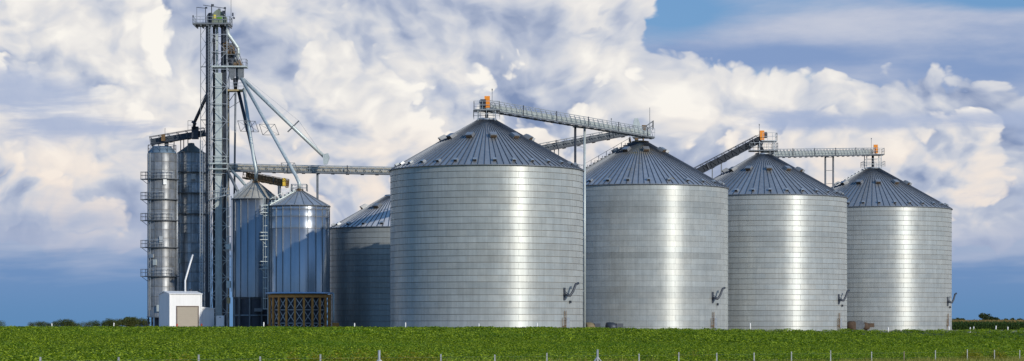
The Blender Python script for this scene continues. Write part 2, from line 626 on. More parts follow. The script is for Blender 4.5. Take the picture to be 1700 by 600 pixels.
def ground_sheet():
    ds = np.concatenate([[0.6, 5, 12, 20, 28], np.arange(36, 320, 6.0), np.array([330, 350, 380, 420, 470, 540, 640, 800, 1000, 1400, 2000, 2800, 3600])])
    angs = np.radians(np.concatenate([np.arange(-180, -24, 12), np.arange(-24, 24.1, 1.0), np.arange(36, 180, 12)]))
    n = len(angs)
    v = []
    for d in ds:
        for a in angs:
            x, y = d * math.sin(a), d * math.cos(a)
            v.append((x, y, gz(x, y)))
    f = []
    for i in range(len(ds) - 1):
        for j in range(n):
            k = (j + 1) % n
            f.append((i * n + j, i * n + k, (i + 1) * n + k, (i + 1) * n + j))
    f.append(tuple(range(n)))
    me = bpy.data.meshes.new('ground')
    me.from_pydata(v, [], f)
    m = bpy.data.materials.new('field_ground')
    m.use_nodes = True
    nt = m.node_tree; g = NG(nt)
    b = nt.nodes['Principled BSDF']
    geo = g.node('ShaderNodeNewGeometry')
    pos = geo.outputs['Position']
    sp = g.node('ShaderNodeSeparateXYZ'); g.put(sp.inputs[0], pos)
    dist = g.vm('LENGTH', pos)
    ln = g.node('ShaderNodeVectorMath', operation='LENGTH'); g.put(ln.inputs[0], pos)
    dist = ln.outputs['Value']
    big = g.noise(pos, 0.02, 4.0, 0.6)
    fine = g.noise(pos, 2.5, 6.0, 0.7)
    grass = g.mix(g.ss(fine, 0.3, 0.7), (0.10, 0.12, 0.025, 1), (0.24, 0.20, 0.06, 1))
    gravel = g.mix(fine, (0.20, 0.18, 0.15, 1), (0.34, 0.31, 0.27, 1))
    stub = g.mix(g.ss(g.noise(g.vm('MULTIPLY', pos, (1, 0.15, 1)), 0.05, 4.0, 0.6), 0.4, 0.65), (0.36, 0.24, 0.11, 1), (0.25, 0.22, 0.08, 1))
    col = g.mix(g.ss(dist, 190.0, 215.0), grass, gravel)
    col = g.mix(g.ss(dist, 430.0, 470.0), col, stub)
    g.put(b.inputs['Base Color'], col)
    b.inputs['Roughness'].default_value = 0.95
    bp = g.node('ShaderNodeBump'); bp.inputs['Strength'].default_value = 0.5
    g.put(bp.inputs['Height'], fine); nt.links.new(bp.outputs[0], b.inputs['Normal'])
    me.materials.append(m)
    o = link('ground', me)
    o['kind'] = 'structure'
    for p in me.polygons:
        p.use_smooth = True
    return o


ground_sheet()

# ------------------------------------------------------------------ big grain bins
_sheet_cache = {}


def sheet_mesh(R, ring, n_sheet, mats, seam=0.065):
    key = (round(R, 3), round(ring, 3), n_sheet, seam)
    if key in _sheet_cache:
        return _sheet_cache[key]
    half = math.pi / n_sheet
    segs = 6
    prof = [(R + 0.035, 0.0), (R + 0.012, ring - seam), (R - 0.035, ring - seam), (R - 0.035, ring)]
    mb = MB()
    ts = [-half + 2 * half * i / segs for i in range(segs + 1)]
    for r, z in prof:
        for t in ts:
            mb.v.append((r * math.cos(t), r * math.sin(t), z))
    c = segs + 1
    for k in range(3):
        for i in range(segs):
            mb.face([k * c + i, k * c + i + 1, (k + 1) * c + i + 1, (k + 1) * c + i], 1 if k >= 1 else 0, k != 1)
    # vertical lap: a narrow strip proud of the sheet at one edge
    w = 0.04 / R
    b0 = len(mb.v)
    for z in (0.0, ring - 0.07):
        for t in (half - w, half):
            mb.v.append(((R + 0.047 - z * 0.012) * math.cos(t), (R + 0.047 - z * 0.012) * math.sin(t), z))
    mb.face([b0, b0 + 1, b0 + 3, b0 + 2], 2)
    me = mb.mesh('wall_sheet', mats, fix=False)
    me.normals_split_custom_set_from_vertices([Vector((v.co.x, v.co.y, 0)).normalized() for v in me.vertices])
    _sheet_cache[key] = me
    return me


def facing(center):
    """angle (about z) from a bin centre towards the camera"""
    return math.atan2(-center.y, -center.x)


M_VENT_IN = mat('vent_mouth_shade', (0.075, 0.05, 0.03, 1), 0.8, 0.2, 3.0, 0.4)
M_LAP = mat('sheet_lap', (0.42, 0.45, 0.445, 1), 0.45, 0.30, 1.0, 0.1)


def grain_bin(label, px, Y, R, H, rings=26, n_sheet=30, n_roof=96, slope=0.577, collar=1.25, roof_mat=None,
              vents_hi=12, vents_lo=30, tone=1.0, band_dark=(), spout=0.78, vary=0.055, hi_r=0.44, seam=0.06, ringvar=0.06):
    c = W(px, Y, 0)
    t = thing('grain_bin', label, 'grain bin', c, 'large corrugated grain bins')
    ring = H / rings
    roof_mat = roof_mat or M_ROOF
    me = sheet_mesh(R, ring, n_sheet, [M_WALL, M_SEAM, M_LAP], seam)
    fa = facing(c)
    rnd = random.Random(int(px))
    sheets = []
    for k in range(rings):
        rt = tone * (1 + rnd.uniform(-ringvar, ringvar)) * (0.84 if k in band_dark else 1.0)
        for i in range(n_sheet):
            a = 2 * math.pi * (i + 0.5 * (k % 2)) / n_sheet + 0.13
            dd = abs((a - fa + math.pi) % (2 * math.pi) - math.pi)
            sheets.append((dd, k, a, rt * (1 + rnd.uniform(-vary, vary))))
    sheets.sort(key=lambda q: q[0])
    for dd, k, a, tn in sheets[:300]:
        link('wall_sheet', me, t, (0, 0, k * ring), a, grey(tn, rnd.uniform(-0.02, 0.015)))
    mb = MB()
    for dd, k, a, tn in sheets[300:]:
        b0 = len(mb.v)
        ca, sa = math.cos(a), math.sin(a)
        for v in me.vertices:
            mb.v.append((v.co.x * ca - v.co.y * sa, v.co.x * sa + v.co.y * ca, v.co.z + k * ring))
        for p in me.polygons:
            mb.face([b0 + i for i in p.vertices], p.material_index, p.use_smooth)
    far = mb.mesh('wall_sheet', [M_WALL, M_SEAM, M_LAP], fix=False)
    far.normals_split_custom_set_from_vertices([Vector((v.co.x, v.co.y, 0)).normalized() for v in far.vertices])
    o = link('rear_wall_sheets', far, t, color=grey(tone)); o['kind'] = 'stuff'
    # concrete base ring and an unseen drum added against light leaks between sheets
    MB().lathe([(R + 0.25, -0.3), (R + 0.25, 0.12), (R - 0.1, 0.12)], n=64).build(
        'foundation', mat('concrete', (0.36, 0.35, 0.33, 1), 0.9, 0, 1.5, 0.2), t)
    MB().lathe([(R - 0.07, 0.0), (R - 0.07, H)], n=64).build('backing_drum', M_GALV_D, t)
    # roof panels
    rr = R + 0.16
    ztop = H + (R - collar) * slope
    half = math.pi / n_roof
    mb = MB()
    z0 = H - 0.16 * slope + 0.06
    seg = 4
    for k in range(seg + 1):
        r = rr + (collar - rr) * k / seg
        z = z0 + (rr - r) * slope
        for s_ in (-1, 0, 1):
            mb.v.append((r * math.cos(half * s_), r * math.sin(half * s_), z))
    for k in range(seg):
        for j in range(2):
            a = k * 3 + j
            mb.face([a, a + 1, a + 4, a + 3], 0)
    # standing rib along one edge
    for r0, r1 in ((rr, collar),):
        ww = 0.055
        b0 = len(mb.v)
        for r in (r0, r1):
            z = z0 + (rr - r) * slope
            w2 = min(ww, r * half * 0.6)
            bx, by = r * math.cos(half), r * math.sin(half)
            tx, ty = -math.sin(half), math.cos(half)
            for off, dz in ((-w2, 0.0), (-w2 * 0.6, 0.10), (w2 * 0.6, 0.10), (w2, 0.0)):
                mb.v.append((bx + tx * off, by + ty * off, z + dz))
        for i in range(3):
            mb.face([b0 + i, b0 + i + 1, b0 + 5 + i, b0 + 4 + i], 1)
        mb.face([b0, b0 + 3, b0 + 2, b0 + 1], 1)
    rp = mb.mesh('roof_panel', [roof_mat, M_RIB])
    for i in range(n_roof):
        link('roof_panel', rp, t, (0, 0, 0), 2 * math.pi * i / n_roof + 0.02, grey(1 + rnd.uniform(-0.10, 0.10)))
    # eave, collar, peak
    MB().lathe([(R + 0.02, H - 0.10), (R + 0.20, H - 0.14), (R + 0.22, H - 0.03), (R + 0.03, H + 0.02)], n=96).build('eave_ring', M_GALV_D, t)
    MB().lathe([(collar + 0.05, ztop - 0.25), (collar + 0.08, ztop + 0.25), (collar - 0.1, ztop + 0.32), (0.0, ztop + 0.45)], n=32).build(
        'peak_collar', M_RUST if roof_mat is M_ROOF_RUST else M_GALV, t)
    # vents: hooded boxes on the upper roof, low caps above the eave
    vb = MB()
    vb.prism([(-0.55, 0.0), (0.55, -0.05), (0.78, 0.50), (-0.10, 0.55)], -0.46, 0.46, 0)
    vb.box((0.69, 0, 0.24), (0.06, 0.78, 0.40), 1)  # dark brown slab stands for the shaded open mouth of the hood
    vm_ = vb.mesh('roof_vent', [M_ROOF, M_VENT_IN])
    ang = math.atan(slope)
    def on_roof(me_, name, r, a):
        z = z0 + (rr - r) * slope + 0.02
        o = link(name, me_, t, (r * math.cos(a), r * math.sin(a), z))
        o.rotation_euler = (0, ang * 0.85, a)
        return o
    for i in range(vents_hi):
        on_roof(vm_, 'roof_vent', R * hi_r, fa + 2 * math.pi * (i + 0.28) / vents_hi)
    lb = MB()
    lb.prism([(-0.30, 0.0), (0.30, 0.0), (0.40, 0.30), (-0.05, 0.36)], -0.24, 0.24, 0)
    lb.box((0.365, 0, 0.15), (0.05, 0.40, 0.20), 1)
    lm_ = lb.mesh('eave_vent', [M_GALV, M_BLACK])
    for i in range(vents_lo):
        on_roof(lm_, 'eave_vent', R * 0.93, fa + 2 * math.pi * (i + 0.4) / vents_lo)
    # side spout, access ladder and hatch at the right of the camera side
    if spout:
        a = fa + math.asin(spout)
        er = Vector((math.cos(a), math.sin(a), 0)); et = Vector((-math.sin(a), math.cos(a), 0))
        b = er * (R + 0.05)
        up = Vector((0, 0, 1))
        sp = MB()
        sp.bar(b + er * 0.06 + up * 4.35, b + er * 0.06 + up * 6.0, 0.34, 0.10)
        sp.tube([b + er * 0.1 + up * 5.15, b + er * 0.55 + up * 5.0, b + er * 0.75 + et * 0.35 + up * 4.95, b + er * 0.9 + et * 0.8 + up * 5.55,
                 b + er * 1.0 + et * 1.25 + up * 6.45, b + er * 1.05 + et * 1.75 + up * 6.6], 0.165, 10)
        sp.bar(b + er * 0.1 + et * 0.1 + up * 5.5, b + er * 0.75 + et * 0.4 + up * 5.0, 0.08)
        sp.build('filling_spout', M_DARK, t)
        MB().box(tuple(b + er * 0.05 + et * 1.35 + up * 4.15), (0.22, 0.22, 0.34), 0, a).build('control_box', M_DARK, t)
        ld = MB()
        for s_ in (-0.42, 0.0, 0.34):
            ld.bar(b + er * 0.12 + et * s_, b + er * 0.12 + et * s_ + up * (2.1 if s_ < 0 else 3.0), 0.06)
        for zz in np.arange(0.8, 3.0, 0.32):
            ld.bar(b + er * 0.12 + up * zz, b + er * 0.12 + et * 0.34 + up * zz, 0.045)
        ld.bar(b + er * 0.12 + et * -0.42 + up * 0.95, b + er * 0.12 + et * 0.34 + up * 0.95, 0.08)
        ld.build('access_ladder', M_RUST, t)
        MB().box(tuple(b + er * 0.06 + et * 0.7 + up * 1.35), (0.12, 0.75, 1.5), 0, a).build('access_hatch', M_GALV, t)
    return t, c, ztop


B1, C1, Z1 = grain_bin('nearest and largest looking silver grain bin, an orange guard box above its peak', 808, 307.3, 12.9, 21.8)
B2, C2, Z2 = grain_bin('silver grain bin with rust stained roof peak and a stepped ladder up the roof', 1063, 348.8, 13.3, 21.8,
                       roof_mat=M_ROOF_RUST, band_dark=(22, 21, 13, 7, 6), vents_hi=8, vents_lo=26, vary=0.03, seam=0.022, spout=0.80, hi_r=0.27)
B3, C3, Z3 = grain_bin('silver grain bin where the dark sloping conveyor ends, second from the right', 1267, 375.8, 13.6, 21.8, n_roof=84, spout=0.88, vary=0.032)
B4, C4, Z4 = grain_bin('rightmost silver grain bin, smallest looking, beside the corn field', 1449, 413.9, 14.0, 21.8, n_roof=84, spout=0.93, vary=0.032)
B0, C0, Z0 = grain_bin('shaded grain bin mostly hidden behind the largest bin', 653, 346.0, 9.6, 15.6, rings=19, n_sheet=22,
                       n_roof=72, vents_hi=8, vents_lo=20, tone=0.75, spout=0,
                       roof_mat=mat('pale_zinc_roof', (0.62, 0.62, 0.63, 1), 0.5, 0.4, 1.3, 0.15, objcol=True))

# roof ladders
def roof_ladder(t, c, R, H, ang, steps=22, slope=0.577, collar=1.6, m=None, rail=0.9, block=True):
    er = Vector((math.cos(ang), math.sin(ang), 0)); et = Vector((-math.sin(ang), math.cos(ang), 0))
    lo = er * (R + 0.2) + Vector((0, 0, H + 0.1)); hi = er * collar + Vector((0, 0, H + (R - collar) * slope + 0.15))
    mb = MB()
    for s_ in (-0.4, 0.4):
        mb.bar(lo + et * s_, hi + et * s_, 0.08, 0.14)
    for i in range(steps):
        p = lo.lerp(hi, (i + 0.5) / steps)
        mb.box(tuple(p + Vector((0, 0, 0.16))), (0.26, 0.85, 0.12), 0, ang)
        if block:
            mb.bar(p + et * 0.4, p + et * 0.4 + Vector((0, 0, rail * (0.6 + 0.4 * (i % 2)))), 0.09)
    mb.bar(lo + et * 0.4 + Vector((0, 0, rail)), hi + et * 0.4 + Vector((0, 0, rail)), 0.055)
    mb.build('roof_ladder', m or M_GALV_D, t)


roof_ladder(B2, C2, 13.3, 21.8, facing(C2) - R_(74), 20, m=M_GALV_D)
roof_ladder(B4, C4, 14.0, 21.8, facing(C4) - R_(74), 20, m=M_GALV, block=False, rail=0.5)


# ------------------------------------------------------------------ conveyors
def conveyor(label, p, q, height=1.15, width=1.3, body=None, dark=None, rails=True, head=None, head_at=1, post_step=1.35, mast=None,
             trough_h=0.80, group='catwalk conveyors', rail_mat=None, shift=0.28):
    """enclosed trough with a gangway and handrails from p to q (points on the underside)"""
    p, q = Vector(p), Vector(q)
    mid = (p + q) / 2
    t = thing('conveyor', label, 'conveyor', p, group)
    body = body or M_CATW; dark = dark or M_GALV_D; rail_mat = rail_mat or M_GALV
    d = q - p
    L = d.length
    e = d.normalized()
    side = e.cross(Vector((0, 0, 1))).normalized()
    if side.y > 0:
        side = -side                       # towards the camera
    up = side.cross(e) if side.cross(e).z > 0 else e.cross(side)
    O = Vector((0, 0, 0))
    # bottom chords
    ch = MB()
    for s_ in (-width / 2, width / 2):
        ch.bar(O + side * s_, d + side * s_, 0.10, 0.20)
    n = max(2, int(L / 2.2))
    for i in range(n + 1):
        a = d * (i / n)
        ch.bar(a - side * width / 2, a + side * width / 2, 0.10, 0.12)
        ch.bar(a - up * 0.16 - side * 0.1, a - up * 0.16 + e * 0.5 - side * 0.1, 0.3, 0.12)
    ch.build('bottom_chord', dark, t)
    MB().bar(up * (0.14 + trough_h / 2) - side * shift, d + up * (0.14 + trough_h / 2) - side * shift, 0.62, trough_h).build('trough', body, t)
    MB().bar(up * 0.10 + side * 0.36, d + up * 0.10 + side * 0.36, 0.62, 0.06).build('gangway', dark, t)
    # lattice: posts and leaning braces on the camera side and behind
    for s_ in (width / 2, -width / 2):
        mb = MB()
        k = max(2, int(L / post_step))
        for i in range(k + 1):
            a = d * (i / k) + side * s_
            mb.bar(a, a + up * height, 0.06)
            if i < k:
                mb.bar(a + up * height, a + d / k * 0.62, 0.055)
        mb.bar(side * s_ + up * height, d + side * s_ + up * height, 0.08)
        mb.bar(side * s_ + up * height * 0.55, d + side * s_ + up * height * 0.55, 0.055)
        mb.build('handrail', rail_mat, t)
    # splice posts, a little heavier
    for i in range(1, int(L / 9.0) + 1):
        a = d * (i * 9.0 / L) + side * (width / 2 + 0.05)
        MB().bar(a, a + up * (height + 0.1), 0.13).build('splice_post', M_DARK, t)
    if head:
        at = d if head_at else O
        sgn = 1 if head_at else -1
        MB().box(tuple(at + side * 0.55 + Vector((0, 0, 1.05))), (0.72, 0.42, 1.55)).build('belt_guard', head, t, label='upright drive guard box')
        MB().box(tuple(at - e * sgn * 0.62 * -1 + side * 0.3 + Vector((0, 0, 0.85))), (0.75, 0.9, 0.95)).build('drive_motor', M_DARK, t)
    if mast is not None:
        a = d * mast
        MB().tube([a, a + Vector((0, 0, 2.9))], 0.035, 6).box(tuple(a + Vector((0, 0, 2.95))), (0.16, 0.12, 0.22)).build('lightning_rod', M_GALV_D, t)
    return t


def railing(mb, pts, h=1.07, step=1.0, w=0.055, closed=False):
    pts = [Vector(p) for p in pts]
    if closed:
        pts = pts + [pts[0]]
    up = Vector((0, 0, 1))
    for a, b in zip(pts[:-1], pts[1:]):
        n = max(1, int(round((b - a).length / step)))
        for i in range(n + 1):
            p = a.lerp(b, i / n)
            mb.bar(p, p + up * h, w)
        mb.bar(a + up * h, b + up * h, w * 1.15)
        mb.bar(a + up * h * 0.52, b + up * h * 0.52, w)


def peak_platform(label, c, ztop, zplat, half=1.35, legs=True, side=0.0):
    t = thing('peak_platform', label, 'platform', (c.x, c.y, ztop), 'platforms on the bin peaks')
    h = zplat - ztop
    mb = MB()
    for sx in (-1, 1):
        for sy in (-1, 1):
            MB().bar((sx * half, sy * half, -0.35), (sx * half, sy * half, h), 0.14).build('leg', M_GALV, t)
    for zz in np.arange(0.5, max(0.6, h), 1.0):
        for sy in (-1, 1):
            MB().bar((-half, sy * half, zz), (half, sy * half, zz), 0.07).build('cross_rung', M_GALV, t)
    MB().box((side, 0, h + 0.05), (2 * half + 1.2 + abs(side), 2 * half + 0.5, 0.14)).build('deck', M_GALV_D, t)
    r = MB()
    x0, x1, y1 = -half - 0.55 + min(0, side) , half + 0.55 + max(0, side), half + 0.2
    railing(r, [(x0, -y1, h + 0.1), (x1, -y1, h + 0.1), (x1, y1, h + 0.1), (x0, y1, h + 0.1)], closed=True)
    r.build('handrail', M_GALV, t)
    low = MB()
    railing(low, [(-half - 0.6, -half - 0.6, 0.05), (half + 0.6, -half - 0.6, 0.05), (half + 0.6, half + 0.6, 0.05), (-half - 0.6, half + 0.6, 0.05)], h=0.95, closed=True, w=0.05)
    if h > 1.0:
        low.build('lower_handrail', M_GALV, t)
    MB().tube([(0, 0, -0.2), (0, 0, h)], 0.22, 10).build('drop_pipe', M_DARK, t)
    return t


Zp1 = Z1 + 1.35
peak_platform('platform with handrails on the peak of the largest bin, below the orange guard', C1, Z1 + 0.3, Zp1, 1.15)
Zp2 = Z2 + 0.75
conveyor('pale catwalk conveyor running from the largest bin to the rust stained peak', Vector((C1.x - 0.4, C1.y, Zp1 + 0.1)),
         Vector((C2.x + 1.5, C2.y - 1.2, Zp2)), 1.3, 1.4, head=M_ORANGE, head_at=0, mast=0.045)
# the support bent under it
bent = thing('conveyor_support', 'two pole support bent between the largest bin and the rust stained bin', 'support', (0, 0, 0))
sA = W(955, 329.0, 0); sB = W(970.5, 331.5, 0)
for nm, pt, m_ in (('pole', sA, M_DARK), ('pole', sB, M_PALE)):
    MB().tube([pt, Vector((pt.x, pt.y, Zp1 - 0.35))], 0.17, 10).build(nm, m_, bent)
mb = MB()
for zz in np.arange(6.0, Zp1 - 1, 2.6):
    MB().bar(Vector((sA.x, sA.y, zz)), Vector((sB.x, sB.y, zz)), 0.08).build('cross_rung', M_GALV, bent)
MB().bar(Vector((sA.x - 0.3, sA.y, Zp1 - 0.3)), Vector((sB.x + 0.3, sB.y, Zp1 - 0.3)), 0.2).build('cap_beam', M_GALV, bent)

# conveyor rising to bin 2 from behind the largest bin
eB2 = P(1056, 222, 352.0)
sB2 = P(735, 283, 346.0)
cb = conveyor('grey inclined catwalk conveyor rising behind the largest bin to the rust stained peak', sB2, eB2, 1.2, 1.3, body=M_CATD,
              dark=M_DARK, mast=0.87, rail_mat=M_GALV_D)
for px_ in (919, 926):
    f_ = (px_ - 735) / (1056 - 735)
    top = sB2.lerp(eB2, f_)
    MB().bar((top - sB2) + Vector((0, 0, -top.z)), (top - sB2), 0.16).build('support_post', M_GALV_D, cb)
hd = thing('drive_head', 'pale housed drive head with railed platform above the rust stained peak', 'drive head', (eB2.x, eB2.y, eB2.z))
MB().prism([(-0.55, -0.6), (0.75, -0.6), (0.75, 0.9), (0.25, 2.3), (-0.25, 2.3), (-0.65, 0.8)], -0.7, 0.5).build('housing', M_PALE, hd)
MB().box((1.25, -0.2, 0.6), (0.75, 0.8, 1.3)).build('drive_motor', M_RUST, hd)
mb = MB().box((1.2, 0, -0.65), (3.2, 2.4, 0.14)); mb.build('deck', M_GALV_D, hd)
mb = MB(); railing(mb, [(0.9, -1.1, -0.6), (2.6, -1.1, 0.6), (2.6, 1.1, 0.6), (0.9, 1.1, -0.6)], 1.3, 0.7); mb.bar((2.1, 0, 0), (2.1, 0, 4.0), 0.07); mb.build('handrail', M_GALV_D, hd)
mb = MB()
for sx in (-1.0, 1.1):
    for sy in (-0.9, 0.9):
        mb.bar((sx, sy, -0.6), (sx * 0.9, sy * 0.9 - 2.0, Z2 - eB2.z - 0.15), 0.14)
mb.build('support_frame', M_RUST, hd)
MB().bar((0, 0, -0.6), (0, -3.0, Z2 - eB2.z), 0.5).build('discharge_chute', M_RUST, hd)

# dark incline to bin 3, coming from behind bin 2
Zp3 = Z3 + 0.55
e3 = P(1263, 236, 376.5)
s3 = P(1098, 322, 372.0)
c3 = conveyor('dark steep inclined conveyor rising to the peak of the second bin from the right', s3, e3, 1.25, 1.2, body=M_INK, dark=M_INK,
              rail_mat=M_INK, head=M_ORANGE, head_at=1, mast=0.985, trough_h=0.85, shift=-0.2)
for px_ in (1182, 1197):
    f_ = (px_ - 1098) / (1263 - 1098)
    top = s3.lerp(e3, f_)
    mbp = MB().bar((top - s3) + Vector((0, 0, -top.z)), (top - s3), 0.16); mbp.build('support_post', M_GALV_D, c3)
MB().bar(Vector((0.6, 0, -s3.z)), Vector((0.6, 0, 0.3)), 0.3).build('support_post', M_GALV_D, c3)
pp = thing('peak_platform', 'railed two level platform on the peak below the steep dark conveyor', 'platform', (C3.x, C3.y, Z3 + 0.3), 'platforms on the bin peaks')
zt = e3.z - Z3 - 0.3
for sx in (-0.7, 1.7):
    for sy in (-1.1, 1.1):
        MB().bar((sx, sy, -0.4), (sx, sy, zt), 0.13).build('leg', M_GALV, pp)
MB().box((0.9, 0, zt + 0.05), (2.6, 2.6, 0.14)).build('deck', M_GALV, pp)
MB().box((0.0, 0, 0.35), (4.6, 2.8, 0.14)).build('lower_deck', M_GALV_D, pp)
mb = MB(); railing(mb, [(-0.2, -1.25, zt + 0.1), (2.15, -1.25, zt + 0.1), (2.15, 1.25, zt + 0.1)], 1.25, 0.8); mb.build('handrail', M_GALV, pp)
mb = MB(); railing(mb, [(-2.25, -1.35, 0.42), (2.25, -1.35, 0.42), (2.25, 1.35, 0.42), (-2.25, 1.35, 0.42)], 1.2, 0.8, closed=True); mb.build('lower_handrail', M_GALV, pp)
MB().tube([(-0.3, -0.5, zt), (-0.55, -0.6, zt * 0.6), (-0.1, -0.3, 0.2)], 0.33, 10).build('discharge_chute', M_DARK, pp)
# conveyor from bin 3 to bin 4
p34 = P(1272, 261, 375.0)
q34 = P(1449, 257.5, 413.9)
conveyor('pale level catwalk conveyor between the two rightmost bins', p34, q34, 1.25, 1.4, head=M_ORANGE, head_at=1, mast=0.985)
bent2 = thing('conveyor_support', 'two pole support bent under the conveyor between the two rightmost bins', 'support', (0, 0, 0))
f1, f2 = 0.53, 0.605
for ff in (f1, f2):
    top = p34.lerp(q34, ff)
    MB().tube([Vector((top.x, top.y, 0)), top - Vector((0, 0, 0.1))], 0.16, 10).build('pole', M_GALV_D, bent2)
mb = MB()
a_, b_ = p34.lerp(q34, f1), p34.lerp(q34, f2)
for k in range(10):
    dz = Vector((0, 0, -2.3 * k - 0.25))
    MB().bar(a_ + dz, b_ + dz, 0.09).build('cross_rung', M_GALV_D, bent2)
peak_platform('tall legged platform on the peak of the rightmost bin', C4, Z4 + 0.3, q34.z - 0.05, 1.3)

# ------------------------------------------------------------------ smooth-walled hopper bins
def stave_bin(label, px, Y, R, z_bot, H, z_apex, n=20, rows=None, collar=0.55, tone=1.0, roof_n=20, mat_=None, roofm=None):
    c = W(px, Y, 0)
    t = thing('hopper_bin', label, 'hopper bin', c, 'smooth walled hopper bins')
    fa = facing(c)
    rnd = random.Random(int(px) + 3)
    half = math.pi / n
    rows = rows or [z_bot, H]
    mat_ = mat_ or M_SMOOTH
    for k in range(len(rows) - 1):
        h = rows[k + 1] - rows[k]
        mb = MB()
        ts = [-half + 2 * half * i / 4 for i in range(5)]
        for r, z in ((R + 0.01, 0.0), (R + 0.01, h - 0.06), (R - 0.03, h - 0.06), (R - 0.03, h)):
            for tt in ts:
                mb.v.append((r * math.cos(tt), r * math.sin(tt), z))
        for kk in range(3):
            for i in range(4):
                mb.face([kk * 5 + i, kk * 5 + i + 1, kk * 5 + 6 + i, kk * 5 + 5 + i], 1 if kk else 0, kk != 1)
        # raised flange at the edge of each stave
        b0 = len(mb.v)
        w = 0.055 / R
        for z in (0.0, h):
            for tt, rr_ in ((half - w, R + 0.01), (half - w * 0.7, R + 0.085), (half + w * 0.7, R + 0.085), (half + w, R + 0.01)):
                mb.v.append((rr_ * math.cos(tt), rr_ * math.sin(tt), z))
        for i in range(3):
            mb.face([b0 + i, b0 + i + 1, b0 + 5 + i, b0 + 4 + i], 2)
        me = mb.mesh('wall_panel', [mat_, M_SEAM, M_GALV_D], fix=False)
        for i in range(n):
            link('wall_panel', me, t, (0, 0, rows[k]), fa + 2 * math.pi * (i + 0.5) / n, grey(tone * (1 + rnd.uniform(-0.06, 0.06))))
    MB().lathe([(R - 0.06, z_bot), (R - 0.06, H)], n=40).build('backing_drum', M_GALV_D, t)  # unseen drum behind the wall panels
    # roof panels
    mb = MB()
    hr = math.pi / roof_n
    for r, z in ((R + 0.12, H - 0.03), (collar, z_apex)):
        for s_ in (-1, 0, 1):
            mb.v.append((r * math.cos(hr * s_), r * math.sin(hr * s_), z))
    mb.face([0, 1, 4, 3]); mb.face([1, 2, 5, 4])
    mb.bar(Vector(((R + 0.12) * math.cos(hr), (R + 0.12) * math.sin(hr), H)), Vector((collar * math.cos(hr), collar * math.sin(hr), z_apex + 0.03)), 0.07, 0.10, 1)
    me = mb.mesh('roof_panel', [roofm or M_ROOF, M_GALV_D])
    for i in range(roof_n):
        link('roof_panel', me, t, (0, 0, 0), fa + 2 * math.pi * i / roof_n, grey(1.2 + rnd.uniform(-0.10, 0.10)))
    MB().lathe([(R + 0.02, H - 0.08), (R + 0.15, H - 0.10), (R + 0.15, H), (R, H + 0.03)], n=48).build('eave_ring', M_GALV_D, t)
    MB().lathe([(collar + 0.05, z_apex - 0.15), (collar + 0.05, z_apex + 0.25), (0, z_apex + 0.4)], n=20).build('peak_collar', M_RUST, t)
    # the hopper cone below the wall
    MB().lathe([(R - 0.02, z_bot + 0.02), (0.5, max(0.9, z_bot - R * 0.9)), (0.4, 0.5)], n=40).build('hopper_cone', M_GALV_D, t)
    return t, c, fa


def caged_ladder(t, base, z0, z1, out, m=None, w=0.45, cage=True, landings=()):
    """base: point on the wall (local, z ignored); out: outward unit vector"""
    out = Vector(out).normalized(); et = Vector((-out.y, out.x, 0)); up = Vector((0, 0, 1))
    b = Vector((base[0], base[1], 0)) + out * 0.18
    mb = MB()
    for s_ in (-w / 2, w / 2):
        mb.bar(b + et * s_ + up * z0, b + et * s_ + up * z1, 0.075)
    for zz in np.arange(z0 + 0.3, z1, 0.45):
        mb.bar(b - et * w / 2 + up * zz, b + et * w / 2 + up * zz, 0.05)
    mb.build('ladder', m or M_GALV, t)
    if cage:
        mb = MB()
        pts = [(-0.38, 0.0), (-0.38, 0.4), (-0.15, 0.68), (0.15, 0.68), (0.38, 0.4), (0.38, 0.0)]
        for zz in np.arange(z0 + 2.2, z1 + 0.9, 1.5):
            q = [b + et * x_ + out * y_ + up * zz for x_, y_ in pts]
            for a, c_ in zip(q[:-1], q[1:]):
                mb.bar(a, c_, 0.035, 0.09)
        for x_, y_ in pts[1:5]:
            mb.bar(b + et * x_ + out * y_ + up * (z0 + 2.2), b + et * x_ + out * y_ + up * (z1 + 0.9), 0.04)
        mb.build('ladder_cage', m or M_GALV, t)
    for zz in landings:
        mb = MB()
        mb.box(tuple(b + out * 0.6 + up * zz), (1.2, 1.1, 0.08), 0, math.atan2(out.y, out.x))
        q = [b + et * -0.5 + out * 0.1, b + et * -0.5 + out * 1.15, b + et * 0.5 + out * 1.15, b + et * 0.5 + out * 0.1]
        railing(mb, [p_ + up * zz for p_ in q], 1.05, 1.0, 0.06)
        mb.bar(b + out * 0.0 + up * (zz - 0.9), b + out * 1.1 + up * zz, 0.07)
        mb.build('ladder_landing', m or M_GALV, t)


H1, CH1, fH1 = stave_bin('bright smooth walled hopper bin standing on brown lattice posts', 497, 332.0, 4.38, 5.75, 18.3, 20.5, 22,
                         rows=[5.75, 15.0, 16.7, 17.75, 18.3], tone=1.12)
# its brown post skirt
zr = 5.45
npost = 22
for i in range(npost):
    a = fH1 + 2 * math.pi * (i + 0.5) / npost
    MB().box(((4.45) * math.cos(a), 4.45 * math.sin(a), zr / 2), (0.22, 0.30, zr), 0, a).build('post', M_COR, H1)
    a2 = fH1 + 2 * math.pi * (i + 1.5) / npost
    am = (a + a2) / 2
    if math.cos(am - fH1) > 0.05:
        mb = MB()
        r_ = 4.36
        pa = lambda z: Vector((r_ * math.cos(a), r_ * math.sin(a), z))
        pb = lambda z: Vector((r_ * math.cos(a2), r_ * math.sin(a2), z))
        for z0_, z1_ in ((0.15, 1.35), (1.35, 3.25), (3.25, 5.1)):
            mb.bar(pa(z0_), pb(z1_), 0.085); mb.bar(pb(z0_), pa(z1_), 0.085)
        for z_ in (1.35, 3.25):
            mb.bar(pa(z_), pb(z_), 0.09)
        mb.build('lattice_brace', M_GALV, H1)
MB().lathe([(4.62, zr - 0.42), (4.62, zr + 0.02), (4.2, zr + 0.02), (4.2, zr - 0.42), (4.62, zr - 0.42)], n=44).build('ring_beam', M_COR, H1)
